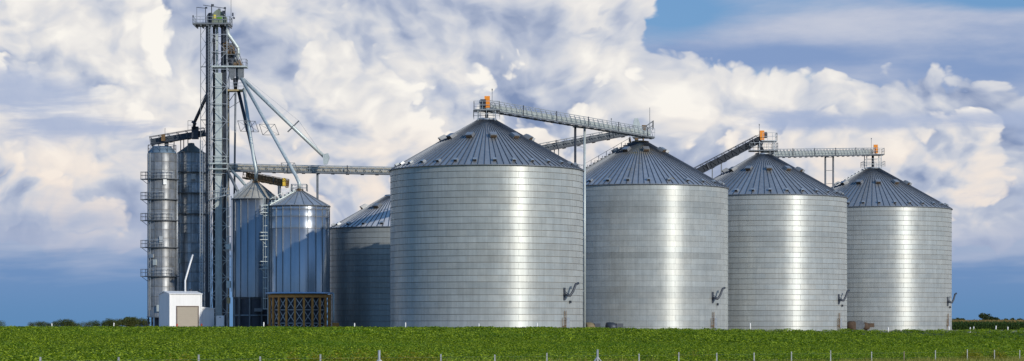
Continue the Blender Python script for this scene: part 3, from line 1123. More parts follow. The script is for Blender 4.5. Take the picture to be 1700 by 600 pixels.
MB().lathe([(4.95, zr + 0.16), (4.95, zr + 0.32), (4.35, zr + 0.36), (4.35, zr + 0.14), (4.95, zr + 0.16)], n=44).build('drip_ring', mat('pale_blue_steel', (0.42, 0.55, 0.72, 1), 0.45, 0.4), H1)
a = fH1 + math.asin(0.985)
MB().tube([(5.0 * math.cos(a), 5.0 * math.sin(a), 0), (5.0 * math.cos(a), 5.0 * math.sin(a), zr + 0.2)], 0.12, 8).build('downpipe', M_PALE, H1)
MB().box((5.3 * math.cos(a), 5.3 * math.sin(a), 0.8), (0.9, 0.7, 1.2), 0, a).build('outlet_box', M_COR, H1)
MB().lathe([(4.0, 0.0), (4.0, zr)], n=36).build('skirt_shade_drum', M_DARK, H1)  # dark drum standing in for the shade behind the posts
al = fH1 - R_(80)
ol = Vector((math.cos(al), math.sin(al), 0))
caged_ladder(H1, ol * 4.42, 1.2, 18.6, ol, M_PALE, landings=(9.2, 13.4, 17.3))
roof_ladder(H1, CH1, 4.38, 18.3, fH1 - R_(72), 7, slope=0.56, collar=0.7, m=M_PALE, rail=0.8)
mb = MB(); railing(mb, [(-1.1, -1.0, 20.45), (1.1, -1.0, 20.45), (1.1, 1.0, 20.45), (-1.1, 1.0, 20.45)], 1.0, 0.7, closed=True, w=0.06)
mb.build('peak_handrail', M_GALV, H1)

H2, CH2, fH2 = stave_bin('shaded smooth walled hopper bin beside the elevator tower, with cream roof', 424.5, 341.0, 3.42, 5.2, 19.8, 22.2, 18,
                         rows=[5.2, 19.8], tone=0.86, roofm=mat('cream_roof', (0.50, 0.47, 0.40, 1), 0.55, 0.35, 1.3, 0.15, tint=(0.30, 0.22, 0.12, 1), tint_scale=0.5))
for i in range(12):
    a = fH2 + 2 * math.pi * (i + 0.5) / 12
    MB().box((3.35 * math.cos(a), 3.35 * math.sin(a), 2.6), (0.2, 0.2, 5.2), 0, a).build('post', M_GALV_D, H2)
mb = MB()
mb.lathe([(3.40, 2.4), (3.40, 2.62), (3.28, 2.62), (3.28, 2.4), (3.40, 2.4)], n=24)
mb.build('post_girt', M_GALV_D, H2)
MB().lathe([(3.1, 0.0), (3.1, 5.1)], n=32).build('skirt_shade_drum', M_DARK, H2)  # dark drum in place of the shade among the open legs
MB().box((0.8, -3.5, 3.3), (1.2, 0.5, 0.5)).build('gate_box', M_GALV_D, H2)
al = fH2 - R_(84)
ol = Vector((math.cos(al), math.sin(al), 0))
caged_ladder(H2, ol * 3.46, 6.0, 20.2, ol, M_GALV, landings=(12.2,))
MB().box(tuple(ol * 4.0 + Vector((0, -0.3, 7.1))), (0.62, 0.35, 1.0)).build('control_box', M_PALE, H2)
MB().box(tuple(ol * 4.0 + Vector((0, -0.3, 12.7))), (0.8, 0.5, 0.7)).build('control_box', M_PALE, H2)
MB().box(tuple(ol * 4.0 + Vector((0, -0.2, 4.7))), (0.5, 0.35, 0.9)).build('control_box', M_TAN, H2)
mb = MB()
for i in range(14):      # stepped guard up the left roof edge
    f_ = i / 13
    r_ = 3.5 * (1 - f_) + 0.6 * f_
    aa = fH2 - R_(68)
    p_ = Vector((r_ * math.cos(aa), r_ * math.sin(aa), 19.9 + (22.2 - 19.9) * f_))
    mb.bar(p_, p_ + Vector((0, 0, 0.55)), 0.16)
mb.build('roof_step', M_GALV, H2)


# ------------------------------------------------------------------ dryer towers
def dryer(label, px, Y, R, z_top, rings, z_bot, cap, ledge_left=True, tone=1.0, capmat=None):
    c = W(px, Y, 0)
    t = thing('grain_dryer', label, 'grain dryer', c, 'tall dryer towers')
    fa = facing(c)
    rnd = random.Random(int(px))
    zs = [z_bot] + list(rings) + [z_top]
    n = 12
    half = math.pi / n
    for a_, b_ in zip(zs[:-1], zs[1:]):
        h = b_ - a_ - 0.05
        rows = max(1, int(round(h / 1.5)))
        hh = h / rows
        mb = MB()
        ts = [-half + 2 * half * i / 4 for i in range(5)]
        for r, z in ((R + 0.01, 0.0), (R + 0.01, hh - 0.05), (R - 0.03, hh - 0.05), (R - 0.03, hh)):
            for tt in ts:
                mb.v.append((r * math.cos(tt), r * math.sin(tt), z))
        for kk in range(3):
            for i in range(4):
                mb.face([kk * 5 + i, kk * 5 + i + 1, kk * 5 + 6 + i, kk * 5 + 5 + i], 1 if kk else 0, kk != 1)
        b0 = len(mb.v)
        w = 0.04 / R
        for z in (0.0, hh):
            for tt, rr_ in ((half - w, R + 0.01), (half - w * .6, R + 0.06), (half + w * .6, R + 0.06), (half + w, R + 0.01)):
                mb.v.append((rr_ * math.cos(tt), rr_ * math.sin(tt), z))
        for i in range(3):
            mb.face([b0 + i, b0 + i + 1, b0 + 5 + i, b0 + 4 + i], 2)
        me = mb.mesh('wall_panel', [M_DRYER, M_SEAM, M_GALV_D], fix=False)
        for k in range(rows):
            for i in range(n):
                ang = fa + 2 * math.pi * (i + 0.5) / n
                link('wall_panel', me, t, (0, 0, a_ + k * hh), ang, grey(tone * (1 + rnd.uniform(-0.16, 0.16))))
    MB().lathe([(R - 0.05, z_bot), (R - 0.05, z_top)], n=32).build('backing_drum', M_GALV_D, t)  # unseen drum closing the tower behind its panels
    for k, z in enumerate(rings):
        mb = MB().lathe([(R - 0.02, z - 0.16), (R + 0.42, z - 0.10), (R + 0.42, z + 0.02), (R - 0.02, z + 0.02)], n=32)
        mb.build('ring_walkway', M_GALV_D, t)
        mb = MB()
        a0 = fa - R_(150) if k % 2 else fa - R_(120)
        pts = [Vector(((R + 0.4) * math.cos(a0 + R_(20) * i), (R + 0.4) * math.sin(a0 + R_(20) * i), z)) for i in range(9)]
        railing(mb, pts, 1.05, 1.0, 0.045)
        mb.build('walkway_rail', M_GALV, t)
        if ledge_left:
            mb = MB().box((-R - 0.55, -0.2, z - 0.05), (0.95, 1.3, 0.12))
            railing(mb, [(-R - 0.15, -0.8, z), (-R - 0.98, -0.8, z), (-R - 0.98, 0.4, z), (-R - 0.15, 0.4, z)], 1.05, 0.9, 0.05)
            mb.bar((-R - 0.9, -0.5, z - 0.05), (-R - 0.02, -0.5, z - 0.75), 0.07)
            mb.build('side_landing', M_GALV_D, t)
    if cap == 'flat':
        MB().lathe([(R + 0.05, z_top - 0.02), (R - 0.1, z_top + 0.35), (R * 0.72, z_top + 0.8), (R * 0.68, z_top + 1.05), (0, z_top + 1.15)], n=28).build(
            'cap', mat('blue_grey_cap', (0.16, 0.23, 0.30, 1), 0.5, 0.4), t)
        mb = MB(); pts = [Vector(((R) * math.cos(2 * math.pi * i / 12), R * math.sin(2 * math.pi * i / 12), z_top + 0.1)) for i in range(12)]
        railing(mb, pts, 1.15, 1.1, 0.05, closed=True); mb.build('cap_rail', M_GALV_D, t)
    else:
        MB().lathe([(R + 0.1, z_top - 0.05), (0.55, z_top + 1.15), (0.45, z_top + 1.5), (0, z_top + 1.55)], n=24).build('cap', mat('brown_grey_cap', (0.17, 0.155, 0.13, 1), 0.6, 0.3), t)
    # burner boxes, pipes, ladders on the face
    for k in range(4):
        a = fa + R_(rnd.uniform(-60, 40)); z = rnd.uniform(z_bot + 2, z_top - 3)
        MB().box(((R + 0.12) * math.cos(a), (R + 0.12) * math.sin(a), z), (0.22, rnd.uniform(0.3, 0.8), rnd.uniform(0.4, 1.0)), 0, a).build('burner_box', rnd.choice([M_GALV, M_GALV_D, M_PALE]), t)
    a = fa - R_(52)
    o_ = Vector((math.cos(a), math.sin(a), 0))
    caged_ladder(t, o_ * R, z_bot + 1, z_top, o_, M_GALV, 0.4, cage=False)
    a = fa + R_(74)
    MB().tube([((R + 0.2) * math.cos(a), (R + 0.2) * math.sin(a), 0), ((R + 0.2) * math.cos(a), (R + 0.2) * math.sin(a), z_top)], 0.09, 8).build('riser_pipe', M_GALV, t)
    return t, c


T1, CT1 = dryer('leftmost tall dryer tower with railed ring walkways and flat blue cap', 269, 349.0, 2.15, 27.2, (8.5, 12.9, 17.0, 20.2, 23.3), 2.3, 'flat', True, 1.0)
for i in range(8):
    a = 2 * math.pi * i / 8 + 0.2
    MB().bar((2.05 * math.cos(a), 2.05 * math.sin(a), 0), (2.05 * math.cos(a), 2.05 * math.sin(a), 2.35), 0.2).build('support_leg', M_DARK, T1)
MB().lathe([(1.2, 0), (1.2, 2.3)], n=20).build('core_column', M_DARK, T1)
MB().lathe([(2.3, 2.2), (2.3, 2.4), (2.0, 2.4), (2.0, 2.2), (2.3, 2.2)], n=28).build('base_ring', M_GALV_D, T1)
MB().box((0.0, -2.3, 3.6), (0.9, 0.4, 1.0)).build('burner_box', M_PALE, T1)
T2, CT2 = dryer('tall dryer tower with brown cone cap behind the elevator tower legs', 317.5, 353.0, 2.1, 27.6, (18.2, 21.4, 24.6), 0.2, 'cone', False, 1.45)


# ------------------------------------------------------------------ elevator tower
TY = 346.0
tk = TY / F


def tx(px): return (px - 850.0) * tk
def tz(py): return EYE + (HOR - py) * tk


ox, oy = tx(365), TY
tower = thing('elevator_tower', 'tall lattice bucket elevator tower with railed head platform and distributor spouts', 'elevator tower', (ox, oy, 0))
lx0, lx1 = tx(352) - ox, tx(378.5) - ox
ly0, ly1 = -1.2, 1.3
zt = tz(42)
for X_ in (lx0, lx1):
    for Y_ in (ly0, ly1):
        MB().bar((X_, Y_, 0), (X_, Y_, zt), 0.13).build('tower_leg', M_GALV, tower)
bay = 2.62
nb = int(zt / bay)
wx, wy = lx1 - lx0, ly1 - ly0
mgx = MB().bar((0, 0, 0), (wx, 0, 0), 0.08).mesh('girt', M_GALV)
mgy = MB().bar((0, 0, 0), (0, wy, 0), 0.08).mesh('girt', M_GALV)
mdx = MB().bar((0, 0, 0), (wx, 0, bay), 0.065).mesh('cross_brace', M_GALV)
mdx2 = MB().bar((wx, 0, 0), (0, 0, bay), 0.065).mesh('cross_brace', M_GALV)
mdy = MB().bar((0, 0, 0), (0, wy, bay), 0.065).mesh('cross_brace', M_GALV)
for k in range(nb + 1):
    z = k * bay + 0.3
    for Y_ in (ly0 - 0.02, ly1 + 0.02):
        link('girt', mgx, tower, (lx0, Y_, z))
        if k < nb:
            link('cross_brace', mdx if (k % 2) else mdx2, tower, (lx0, Y_ - 0.04, z))
            if k < 7:
                link('cross_brace', mdx2 if (k % 2) else mdx, tower, (lx0, Y_ - 0.09, z))
    for X_ in (lx0 - 0.02, lx1 + 0.02):
        link('girt', mgy, tower, (X_, ly0, z))
        if k < nb:
            link('cross_brace', mdy, tower, (X_, ly0, z))


def casing(px0, px1, py0, y, depth, m, z0=0.3, step=3.1):
    x0, x1 = tx(px0) - ox, tx(px1) - ox
    z1 = tz(py0)
    mb = MB().box(((x0 + x1) / 2, y, (z0 + z1) / 2), (x1 - x0, depth, z1 - z0))
    for z in np.arange(z0 + step, z1 - 0.5, step):
        mb.box(((x0 + x1) / 2, y, z), (x1 - x0 + 0.10, depth + 0.10, 0.10))
    return mb.build('elevator_casing', m, tower)


casing(343, 349.2, 41, -0.6, 0.75, M_DARK)
casing(353.5, 356.3, 41, 0.6, 0.6, M_DARK)
casing(358.5, 369.3, 122, -0.3, 1.0, M_PALE)
casing(366.0, 369.0, 41, 0.9, 0.5, M_DARK)
casing(371, 375.4, 41, 0.1, 0.8, M_DARK)
casing(375.6, 378.3, 150, 0.9, 0.5, M_TAN)
casing(358.0, 361.5, 41, 0.4, 0.5, M_PALE, z0=tz(122))
# guyed side mast with zig-zag ties (left of the dark casing)
mb = MB()
xm = tx(334) - ox
mb.bar((xm, -0.6, 0), (xm, -0.6, zt), 0.09)
for k in range(36):
    z = zt - 0.4 - k * 1.25
    if z < 2:
        break
    x1 = tx(343) - ox
    if k % 2:
        mb.bar((xm, -0.6, z), (x1, -0.6, z - 1.25), 0.05)
    else:
        mb.bar((x1, -0.6, z), (xm, -0.6, z - 1.25), 0.05)
for z in (tz(112), tz(200), tz(300)):
    mb.bar((xm, -0.6, z), (tx(352) - ox, -0.6, z), 0.12)
mb.build('side_mast', M_GALV_D, tower)
# caged ladder strip with bright steel
caged_ladder(tower, (tx(351) - ox, -1.3), 6, zt, (0, -1, 0), M_GALV, 0.4, cage=False)
caged_ladder(tower, (tx(337) - ox, -1.6), 5, tz(235), (0, -1, 0), M_GALV, 0.4, cage=False)

# head platform
zp = tz(43)
mb = MB()
mb.box(((tx(322) + tx(384)) / 2 - ox, 0, zp + 0.12), (tx(384) - tx(322), 3.4, 0.22))
for px_ in (326, 336, 346, 356, 366, 376, 382):
    mb.box((tx(px_) - ox, 0, zp - 0.12), (0.16, 3.3, 0.26))
mb.build('head_platform', M_GALV_D, tower)
mb = MB()
x0, x1 = tx(322.5) - ox, tx(383.5) - ox
railing(mb, [(x0, -1.65, zp + 0.24), (x1, -1.65, zp + 0.24), (x1, 1.65, zp + 0.24), (x0, 1.65, zp + 0.24)], 0.95, 1.1, 0.05, closed=True)
mb.build('head_handrail', M_GALV, tower)
hx0, hx1 = tx(353) - ox, tx(376.5) - ox
hw = hx1 - hx0
hous = [(hx0, zp + 0.25), (hx1, zp + 0.25), (hx1, zp + 1.25), (hx1 - 0.35 * hw, zp + 2.1), (hx0 + 0.38 * hw, zp + 2.35), (hx0 + 0.12 * hw, zp + 1.9), (hx0, zp + 1.2)]
hh_ = MB().prism(hous, -0.9, 0.6).build('head_housing', M_GREEN, tower)
MB().box((hx0 + 0.45, -0.93, zp + 1.25), (0.34, 0.06, 0.55)).build('logo_patch', M_LOGO_Y, hh_)
MB().box((hx0 + 1.15, -0.93, zp + 1.05), (0.72, 0.06, 0.28)).build('logo_patch', M_LOGO_G, hh_)
MB().box((hx0 + 1.0, 0, zp + 2.42), (0.35, 0.5, 0.3)).build('inspection_cap', M_GALV_D, hh_)
MB().prism([(tx(344) - ox, zp + 0.25), (tx(352.5) - ox, zp + 0.25), (tx(352.5) - ox, zp + 1.9), (tx(347) - ox, zp + 1.8), (tx(344) - ox, zp + 1.3)], -0.8, 0.4).build('drive_housing', M_DARK, tower)
mb = MB()
mb.box((tx(343) - ox, -1.2, zp + 1.4), (0.10, 0.10, 2.5)); mb.box((tx(353) - ox, -1.2, zp + 1.6), (0.12, 0.12, 3.0)); mb.box((tx(375.5) - ox, -1.2, zp + 1.4), (0.12, 0.12, 2.5))
mb.bar((tx(328) - ox, -1.2, zp + 2.62), (tx(345) - ox, -1.2, zp + 2.45), 0.08)
mb.bar((tx(339) - ox, -1.2, zp + 2.95), (tx(376) - ox, -1.2, zp + 2.45), 0.08)
mb.bar((tx(328.5) - ox, -1.2, zp + 0.3), (tx(328.5) - ox, -1.2, zp + 2.6), 0.05)
for px_, dz in ((344, 2.55), (355, 2.95), (375, 2.5)):
    mb.box((tx(px_) - ox, -1.2, zp + dz), (0.32, 0.24, 0.24))
mb.box((tx(373.0) - ox, -1.2, zp + 1.85), (0.45, 0.1, 0.5))
mb.box((tx(323) - ox, -1.6, zp + 1.2), (0.16, 0.16, 0.3))
mb.build('davit_frame', M_DARK, tower)
MB().tube([(tx(382.5) - ox, 0.8, zp + 0.3), (tx(382.5) - ox, 0.8, zp + 6.0)], 0.035, 6).build('antenna', M_GALV_D, tower)
MB().box((tx(386.5) - ox, 0, zp + 1.7), (0.2, 0.2, 0.5)).box((tx(388.5) - ox, 0, zp + 1.15), (0.25, 0.2, 0.25)).bar((tx(383) - ox, 0, zp + 0.9), (tx(388) - ox, 0, zp + 1.4), 0.05).build('beacon_lamp', M_DARK, tower)
# discharge from the head to the distributor
T = lambda px_, py_, y=0.0: (tx(px_) - ox, y, tz(py_))
MB().tube([T(375, 47), T(379, 58), T(388, 70), T(395.5, 81), T(396, 90), T(392, 100)], [0.30, 0.30, 0.28, 0.28, 0.28, 0.24], 8).build('discharge_spout', M_PALE, tower)
MB().tube([T(373, 58, 0.4), T(377, 66, 0.4), T(378, 82, 0.4)], 0.22, 8).build('second_discharge_spout', M_GALV_D, tower)
mb = MB()
mb.prism([(tx(371) - ox, tz(90)), (tx(381) - ox, tz(90)), (tx(382) - ox, tz(78)), (tx(377) - ox, tz(70)), (tx(371) - ox, tz(74))], -0.8, 0.3)
mb.prism([(tx(382) - ox, tz(92)), (tx(390) - ox, tz(90)), (tx(389) - ox, tz(78)), (tx(383) - ox, tz(76))], -0.6, 0.5)
mb.build('valve_box', M_RUST, tower)
for (pa_, pb_, r_, y_, m_) in (((383, 96), (383, 72), 0.75, 0.5, M_GALV_D), ((376, 104), (376, 92), 0.5, -0.4, M_DARK), ((392, 104), (389, 92), 0.42, -0.2, M_GALV_D),
                             ((399, 112), (395, 100), 0.4, 0.3, M_RUST), ((385, 112), (384, 97), 0.5, -0.3, M_DARK)):
    MB().tube([T(*pa_, y_), T(*pb_, y_)], [r_, r_ * 0.8], 10).build('transfer_duct', m_, tower)
mb = MB()
for pa_, pb_ in (((371, 92), (399, 92)), ((371, 76), (392, 76)), ((371, 92), (392, 76)), ((379, 76), (399, 92)), ((390, 76), (399, 110)), ((372, 76), (372, 112)), ((399, 92), (406, 112))):
    mb.bar(T(*pa_, -1.1), T(*pb_, -1.1), 0.09)
railing(mb, [T(372, 92, -1.15), T(399, 92, -1.15)], 1.0, 0.6, 0.05)
mb.build('valve_frame', M_GALV_D, tower)
mb = MB()
mb.box((tx(381) - ox, -0.2, tz(112)), (tx(411) - tx(351), 2.2, 0.22))
mb.build('distributor_platform', M_PALE, tower)
mb = MB(); railing(mb, [T(378, 111, -1.3), T(410, 111, -1.3), T(410, 111, 0.9)], 1.0, 0.9, 0.05); mb.build('distributor_handrail', M_GALV_D, tower)
MB().lathe([(0.35, tz(100)), (0.85, tz(107)), (0.95, tz(113))], (tx(393) - ox, 0, 0), 16).build('distributor_hood', M_RUST, tower)
for px0, px1, y_ in ((382, 390, -0.5), (391, 397, 0.2), (396, 405, -0.4)):
    MB().prism([(tx(px0) - ox, tz(114)), (tx(px1) - ox, tz(114)), (tx(px1) - ox, tz(127)), (tx(px1 - 2) - ox, tz(133)), (tx(px0 + 2) - ox, tz(133)), (tx(px0) - ox, tz(127))], y_ - 0.45, y_ + 0.45).build(
        'distributor_box', M_GALV_D, tower)
MB().tube([T(391, 130), T(391, 149)], [0.42, 0.25], 10).build('distributor_stem', M_DARK, tower)
mb = MB().box((tx(392) - ox, 0, tz(151)), (tx(407) - tx(376), 2.0, 0.24))
mb.build('lower_platform', M_TAN, tower)
mb = MB(); railing(mb, [T(379, 150, -1.0), T(406, 150, -1.0), T(406, 150, 1.0)], 1.0, 0.9, 0.05); mb.build('lower_handrail', M_GALV, tower)
mb = MB(); mb.bar(T(378, 172), T(390, 155), 0.1); mb.bar(T(377, 182), T(402, 166), 0.07); mb.build('knee_brace', M_GALV_D, tower)
# mid-height landings
mb = MB().box((tx(365) - ox, -1.55, tz(273)), (tx(379) - tx(350), 0.9, 0.2)).box((tx(365) - ox, -1.55, tz(282)), (tx(379) - tx(350), 0.9, 0.16))
railing(mb, [T(350, 273, -2.0), T(379, 273, -2.0)], 1.05, 0.8, 0.05)
mb.build('mid_landing', M_PALE, tower)
mb = MB()
mb.bar(T(350, 333, -1.8), T(384, 324, -1.8), 0.7, 0.14)
railing(mb, [T(350, 333, -2.1), T(384, 324, -2.1)], 1.1, 0.8, 0.06)
mb.build('bridge_walkway', M_GALV, tower)
# big round duct at the foot of the tower
MB().tube([T(365, 541, 2.4), T(365, 345, 2.4)], 0.85, 16).build('air_duct', M_DRYER, tower)


# ------------------------------------------------------------------ downspouts
def downspout(label, pts, r, m, extra=None):
    pts = [Vector(p) for p in pts]
    t = thing('downspout', label, 'downspout', pts[-1], 'distributor downspouts')
    o = pts[-1]
    mb = MB().tube([p - o for p in pts], r, 12)
    mb.build('pipe', m, t)
    if extra:
        extra(t, o)
    return t


def spreader(t, o, px_, py_, Y, ux, uy, half, m=None, box=False):
    """stiffening frame standing off the pipe"""
    mb = MB()
    c = P(px_, py_, Y) - o
    k = Y / F
    if box:
        q = [c + Vector((a * k, b, d * k)) for a, d, b in ((-half, 9, -0.4), (half * 0.6, 9, -0.4), (half, -8, 0.4), (-half * 0.7, -8, 0.4))]
        for a, b in zip(q, q[1:] + q[:1]):
            mb.bar(a, b, 0.06)
        mb.bar(q[0], q[2], 0.05); mb.bar(q[1], q[3], 0.05)
    else:
        d = Vector((ux * k, 0, uy * k))
        for off in (-0.4, 0.4):
            mb.bar(c - d + Vector((0, off, 0)), c + d + Vector((0, off, 0)), 0.09)
        for s_ in (-1, 1):
            mb.bar(c + d * s_ + Vector((0, -0.4, 0)), c + d * s_ + Vector((0, 0.4, 0)), 0.09)
    mb.build('spreader_frame', m or M_GALV_D, t)
    return c


def ex1(t, o):
    c = spreader(t, o, 487, 210, 344, 9, 9, 10)
    d = Vector((9 * 344 / F, 0, 9 * 344 / F))
    mb = MB()
    for off in (-0.4, 0.4):
        for s_ in (1,):
            mb.bar(P(408, 130, 345) - o, c + d * s_ + Vector((0, off, 0)), 0.022)
            mb.bar(c + d * s_ + Vector((0, off, 0)), P(536, 258, 343.2) - o, 0.022)
    mb.build('stay_cable', M_GALV, t)
    mb = MB().prism([(-0.45, 0.55), (0.35, 0.75), (0.55, 0.1), (0.2, -0.9), (-0.35, -0.9)], -0.35, 0.35)
    mb.build('elbow', M_PALE, t)


YA = 343.0
downspout('longest pale spout slanting from the distributor to the long catwalk', [P(404, 132, 345), P(470, 196, 344.3), P(541, 263, YA)], 0.27, M_PALE, ex1)


def ex2(t, o):
    spreader(t, o, 447, 216, 339, 0, 0, 16, box=True)
    spreader(t, o, 481, 280, 334, 0, 0, 14, box=True)


downspout('pale spout running down to the peak of the brightest hopper bin', [P(401, 131, 345), P(450, 219, 338.5), P(491, 292, 332.6), P(496.5, 304, 332), P(497, 314, 332)], 0.25, M_PALE, ex2)


def ex3(t, o):
    spreader(t, o, 408, 210, 343, 0, 0, 13, box=True)


downspout('dark spout falling steeply from the lower platform to the cream roof', [P(396, 152, 345.6), P(415, 232, 343.2), P(424, 272, 341.4)], 0.25, M_DARK, ex3)


def ex4(t, o):
    spreader(t, o, 417, 211, 342.5, 0, 0, 12, box=True)


downspout('pale bent spout ending on the peak of the cream roof', [P(405, 148, 345.3), P(414, 215, 342.4), P(421, 262, 340.9), P(425.5, 284, 340.2), P(425, 302, 341)], 0.26, M_PALE, ex4)
downspout('thin upright pipe hanging from the lower platform beside the tower', [P(391, 154, 345), P(390, 240, 345), P(389, 328, 345)], 0.15, M_GALV_D)
downspout('dark spout slanting left from the tower to the dryer conveyor', [P(347, 150, 345.2), P(341, 164, 345.2), P(323, 203, 348), P(322, 215, 350)], 0.25, M_DARK)
downspout('upper dark chute dropping from the tower landing onto the hopper roof', [P(378, 285, 344.5), P(387, 302, 343), P(398, 325, 341.5)], 0.22, M_GALV_D)
downspout('pale streaked chute dropping from the tower landing onto the hopper roof', [P(385, 284, 344.5), P(398, 297, 343), P(411, 312, 341.3)], 0.22, M_CATW)

# conveyors of the left group
convA = conveyor('long pale catwalk conveyor from the tower to behind the largest bin', P(379, 284, 345.5), P(745, 291.5, 345.5), 1.05, 1.3,
                 body=mat('catwalk_sand', (0.42, 0.40, 0.34, 1), 0.65, 0.25, 2.5, 0.3), dark=M_GALV_D, post_step=1.2, rail_mat=M_GALV)
top = P(527, 289, 345.5)
MB().bar(top - P(379, 284, 345.5) + Vector((0, 0, -top.z)), top - P(379, 284, 345.5), 0.32, 0.36).build('support_post', M_GALV_D, convA)
top = P(640, 290, 345.5)
MB().bar(Vector((top.x + 3.0 - P(379, 284, 345.5).x, 0, -P(379, 284, 345.5).z)), Vector((top.x + 3.0 - P(379, 284, 345.5).x, 0, 0)), 0.32).build('support_post', M_GALV_D, convA)
convL = conveyor('dark catwalk conveyor above the two dryer towers', P(251, 240, 350.5), P(341, 225, 350.5), 1.15, 1.2, body=M_CATD, dark=M_DARK, rail_mat=M_DARK, trough_h=0.7)
oL = P(251, 240, 350.5)
mb = MB()
for px_ in (253, 263, 289, 300, 305, 312):
    zt_ = P(px_, 240 - (px_ - 251) / 90 * 15, 350.5)
    fz = 27.3 if px_ < 295 else 27.6
    mb = MB().bar(zt_ - oL, Vector((zt_.x, zt_.y, fz)) - oL, 0.12); mb.build('support_post', M_DARK, convL)
MB().tube([P(276.5, 236, 350.5) - oL, P(276.5, 246, 350) - oL, P(276, 255, 349) - oL], [0.35, 0.28, 0.2], 10).build('discharge_chute', M_DARK, convL)
MB().box(tuple(P(271, 229, 349.7) - oL), (0.55, 0.5, 1.0)).build('drive_motor', M_RUST, convL)
MB().tube([P(323, 203, 348) - oL, P(321, 206, 348) - oL], 0.42, 10).build('inlet_collar', M_DARK, convL)
mb = MB().box(tuple(P(324, 221, 350) - oL), (1.0, 0.9, 1.9)); mb.build('inlet_hopper', M_DARK, convL)
MB().tube([P(274, 226, 350.5) - oL, P(274, 213, 350.5) - oL], 0.035, 6).build('lightning_rod', M_GALV_D, convL)
mb = MB(); railing(mb, [P(312, 216, 349.5) - oL, P(321, 216, 349.5) - oL, P(321, 216, 351.5) - oL], 1.4, 0.8, 0.05); mb.build('upper_handrail', M_GALV_D, convL)
oS = P(408, 296, 346.0); eS = P(474, 309, 337.0)
convS = conveyor('short rusty conveyor between the two hopper bin roofs', oS, eS, 0.95, 1.1, body=M_RUST, dark=M_RUST, rail_mat=M_RUST, post_step=0.9, trough_h=0.7)
MB().box(tuple(eS - oS + Vector((-0.15, -0.5, 0.55))), (0.42, 0.4, 1.15)).build('belt_guard', M_YELLOW, convS, label='yellow upright belt guard')
MB().tube([eS - oS + Vector((-0.9, 0, 0)), eS - oS + Vector((-0.9, 0.0, -1.2)), eS - oS + Vector((-0.5, -1.2, -1.9))], 0.24, 8).build('discharge_chute', M_GALV_D, convS)
mb = MB(); railing(mb, [P(472, 308, 336.4) - oS, P(479, 309, 336.4) - oS, P(479, 309, 338) - oS], 1.0, 0.6, 0.05); mb.build('end_handrail', M_GALV_D, convS)

# ------------------------------------------------------------------ white shed
BY = 333.0
kk = BY / F
sh = thing('white_shed', 'white metal clad shed with beige roller door in front of the dryers', 'shed', W(282, BY, 0), rz=R_(26))
# local axes: +x along the front to the right, +y into depth
wf = 49 * kk / math.cos(R_(26))
dp = 25 * kk / math.sin(R_(26))
zw, zr_ = 5.55, 5.95
mb = MB()
mb.v += [(0, 0, 0), (wf, 0, 0), (wf, dp, 0), (0, dp, 0), (0, 0, zw), (wf, 0, zw), (wf, dp, zw), (0, dp, zw), (0, dp / 2, zr_), (wf, dp / 2, zr_)]
for f_ in ((0, 1, 5, 4), (1, 2, 6, 9, 5), (2, 3, 7, 6), (3, 0, 4, 8, 7)):
    mb.face(list(f_))
mb.build('wall', M_WHITE, sh)
mb = MB()
for a, b in (((-0.12, -0.15, zw), (-0.12, dp / 2, zr_ + 0.02)), ):
    pass
th = 0.10
for y0, z0_, y1, z1_ in ((-0.18, zw - 0.0, dp / 2, zr_), (dp / 2, zr_, dp + 0.18, zw - 0.0)):
    b0 = len(mb.v)
    for x_ in (-0.15, wf + 0.15):
        mb.v += [(x_, y0, z0_ + 0.01), (x_, y1, z1_ + 0.01), (x_, y1, z1_ + th), (x_, y0, z0_ + th)]
    for q in ((0, 1, 2, 3), (7, 6, 5, 4), (0, 4, 5, 1), (1, 5, 6, 2), (2, 6, 7, 3), (3, 7, 4, 0)):
        mb.face([b0 + i for i in q])
mb.build('roof', M_WHITE, sh)
# cladding ribs
rbm = MB().box((0, 0, zw / 2 - 0.05), (0.05, 0.05, zw - 0.1)).mesh('cladding_rib', M_WHITE)
for i in range(9):
    link('cladding_rib', rbm, sh, (-0.012, dp * (i + 0.5) / 9, 0))
dx0, dx1 = wf * 11 / 49, wf * 43.5 / 49
dh = 3.72
MB().box(((dx0 + dx1) / 2, -0.02, dh / 2), (dx1 - dx0, 0.05, dh)).build('roller_door', M_DOOR, sh)
slm = MB().box(((dx0 + dx1) / 2, -0.055, 0), (dx1 - dx0 - 0.06, 0.03, 0.30)).mesh('door_slat', M_DOOR)
ds_ = sh.children[-1]
for i in range(11):
    link('door_slat', slm, sh, (0, 0, 0.18 + i * 0.325))
mb = MB()
mb.box((dx0 - 0.06, -0.06, dh / 2), (0.12, 0.12, dh)); mb.box((dx1 + 0.06, -0.06, dh / 2), (0.12, 0.12, dh)); mb.box(((dx0 + dx1) / 2, -0.06, dh + 0.07), (dx1 - dx0 + 0.24, 0.12, 0.14))
mb.build('door_frame', mat('brown_trim', (0.14, 0.10, 0.08, 1), 0.6), sh)
mb = MB()
for xx, yy in ((0.0, 0.0), (wf, 0.0), (0.0, dp)):
    MB().box((xx, yy, zw / 2), (0.16, 0.16, zw)).build('corner_trim', M_WHITE, sh)
MB().box((wf + 1.0 + 0.01, 1.6, 1.72), (2.0, 3.0, 3.44)).build('annex', M_WHITE, sh)
MB().prism([(wf - 0.0 + 0.02, 3.45), (wf + 2.12, 3.45), (wf + 2.12, 3.55), (wf + 0.02, 3.72)], 0.0, 3.2).build('annex_roof', M_WHITE, sh)
MB().tube([(wf * 0.62, dp * 0.4, zr_ - 0.3), (wf * 0.62, dp * 0.4, 7.6), (wf * 0.62 + 0.75, dp * 0.4 + 0.3, 9.8), (wf * 0.62 + 1.6, dp * 0.4 + 1.4, 11.4)], 0.14, 10).build('flue_pipe', M_WHITE, sh)
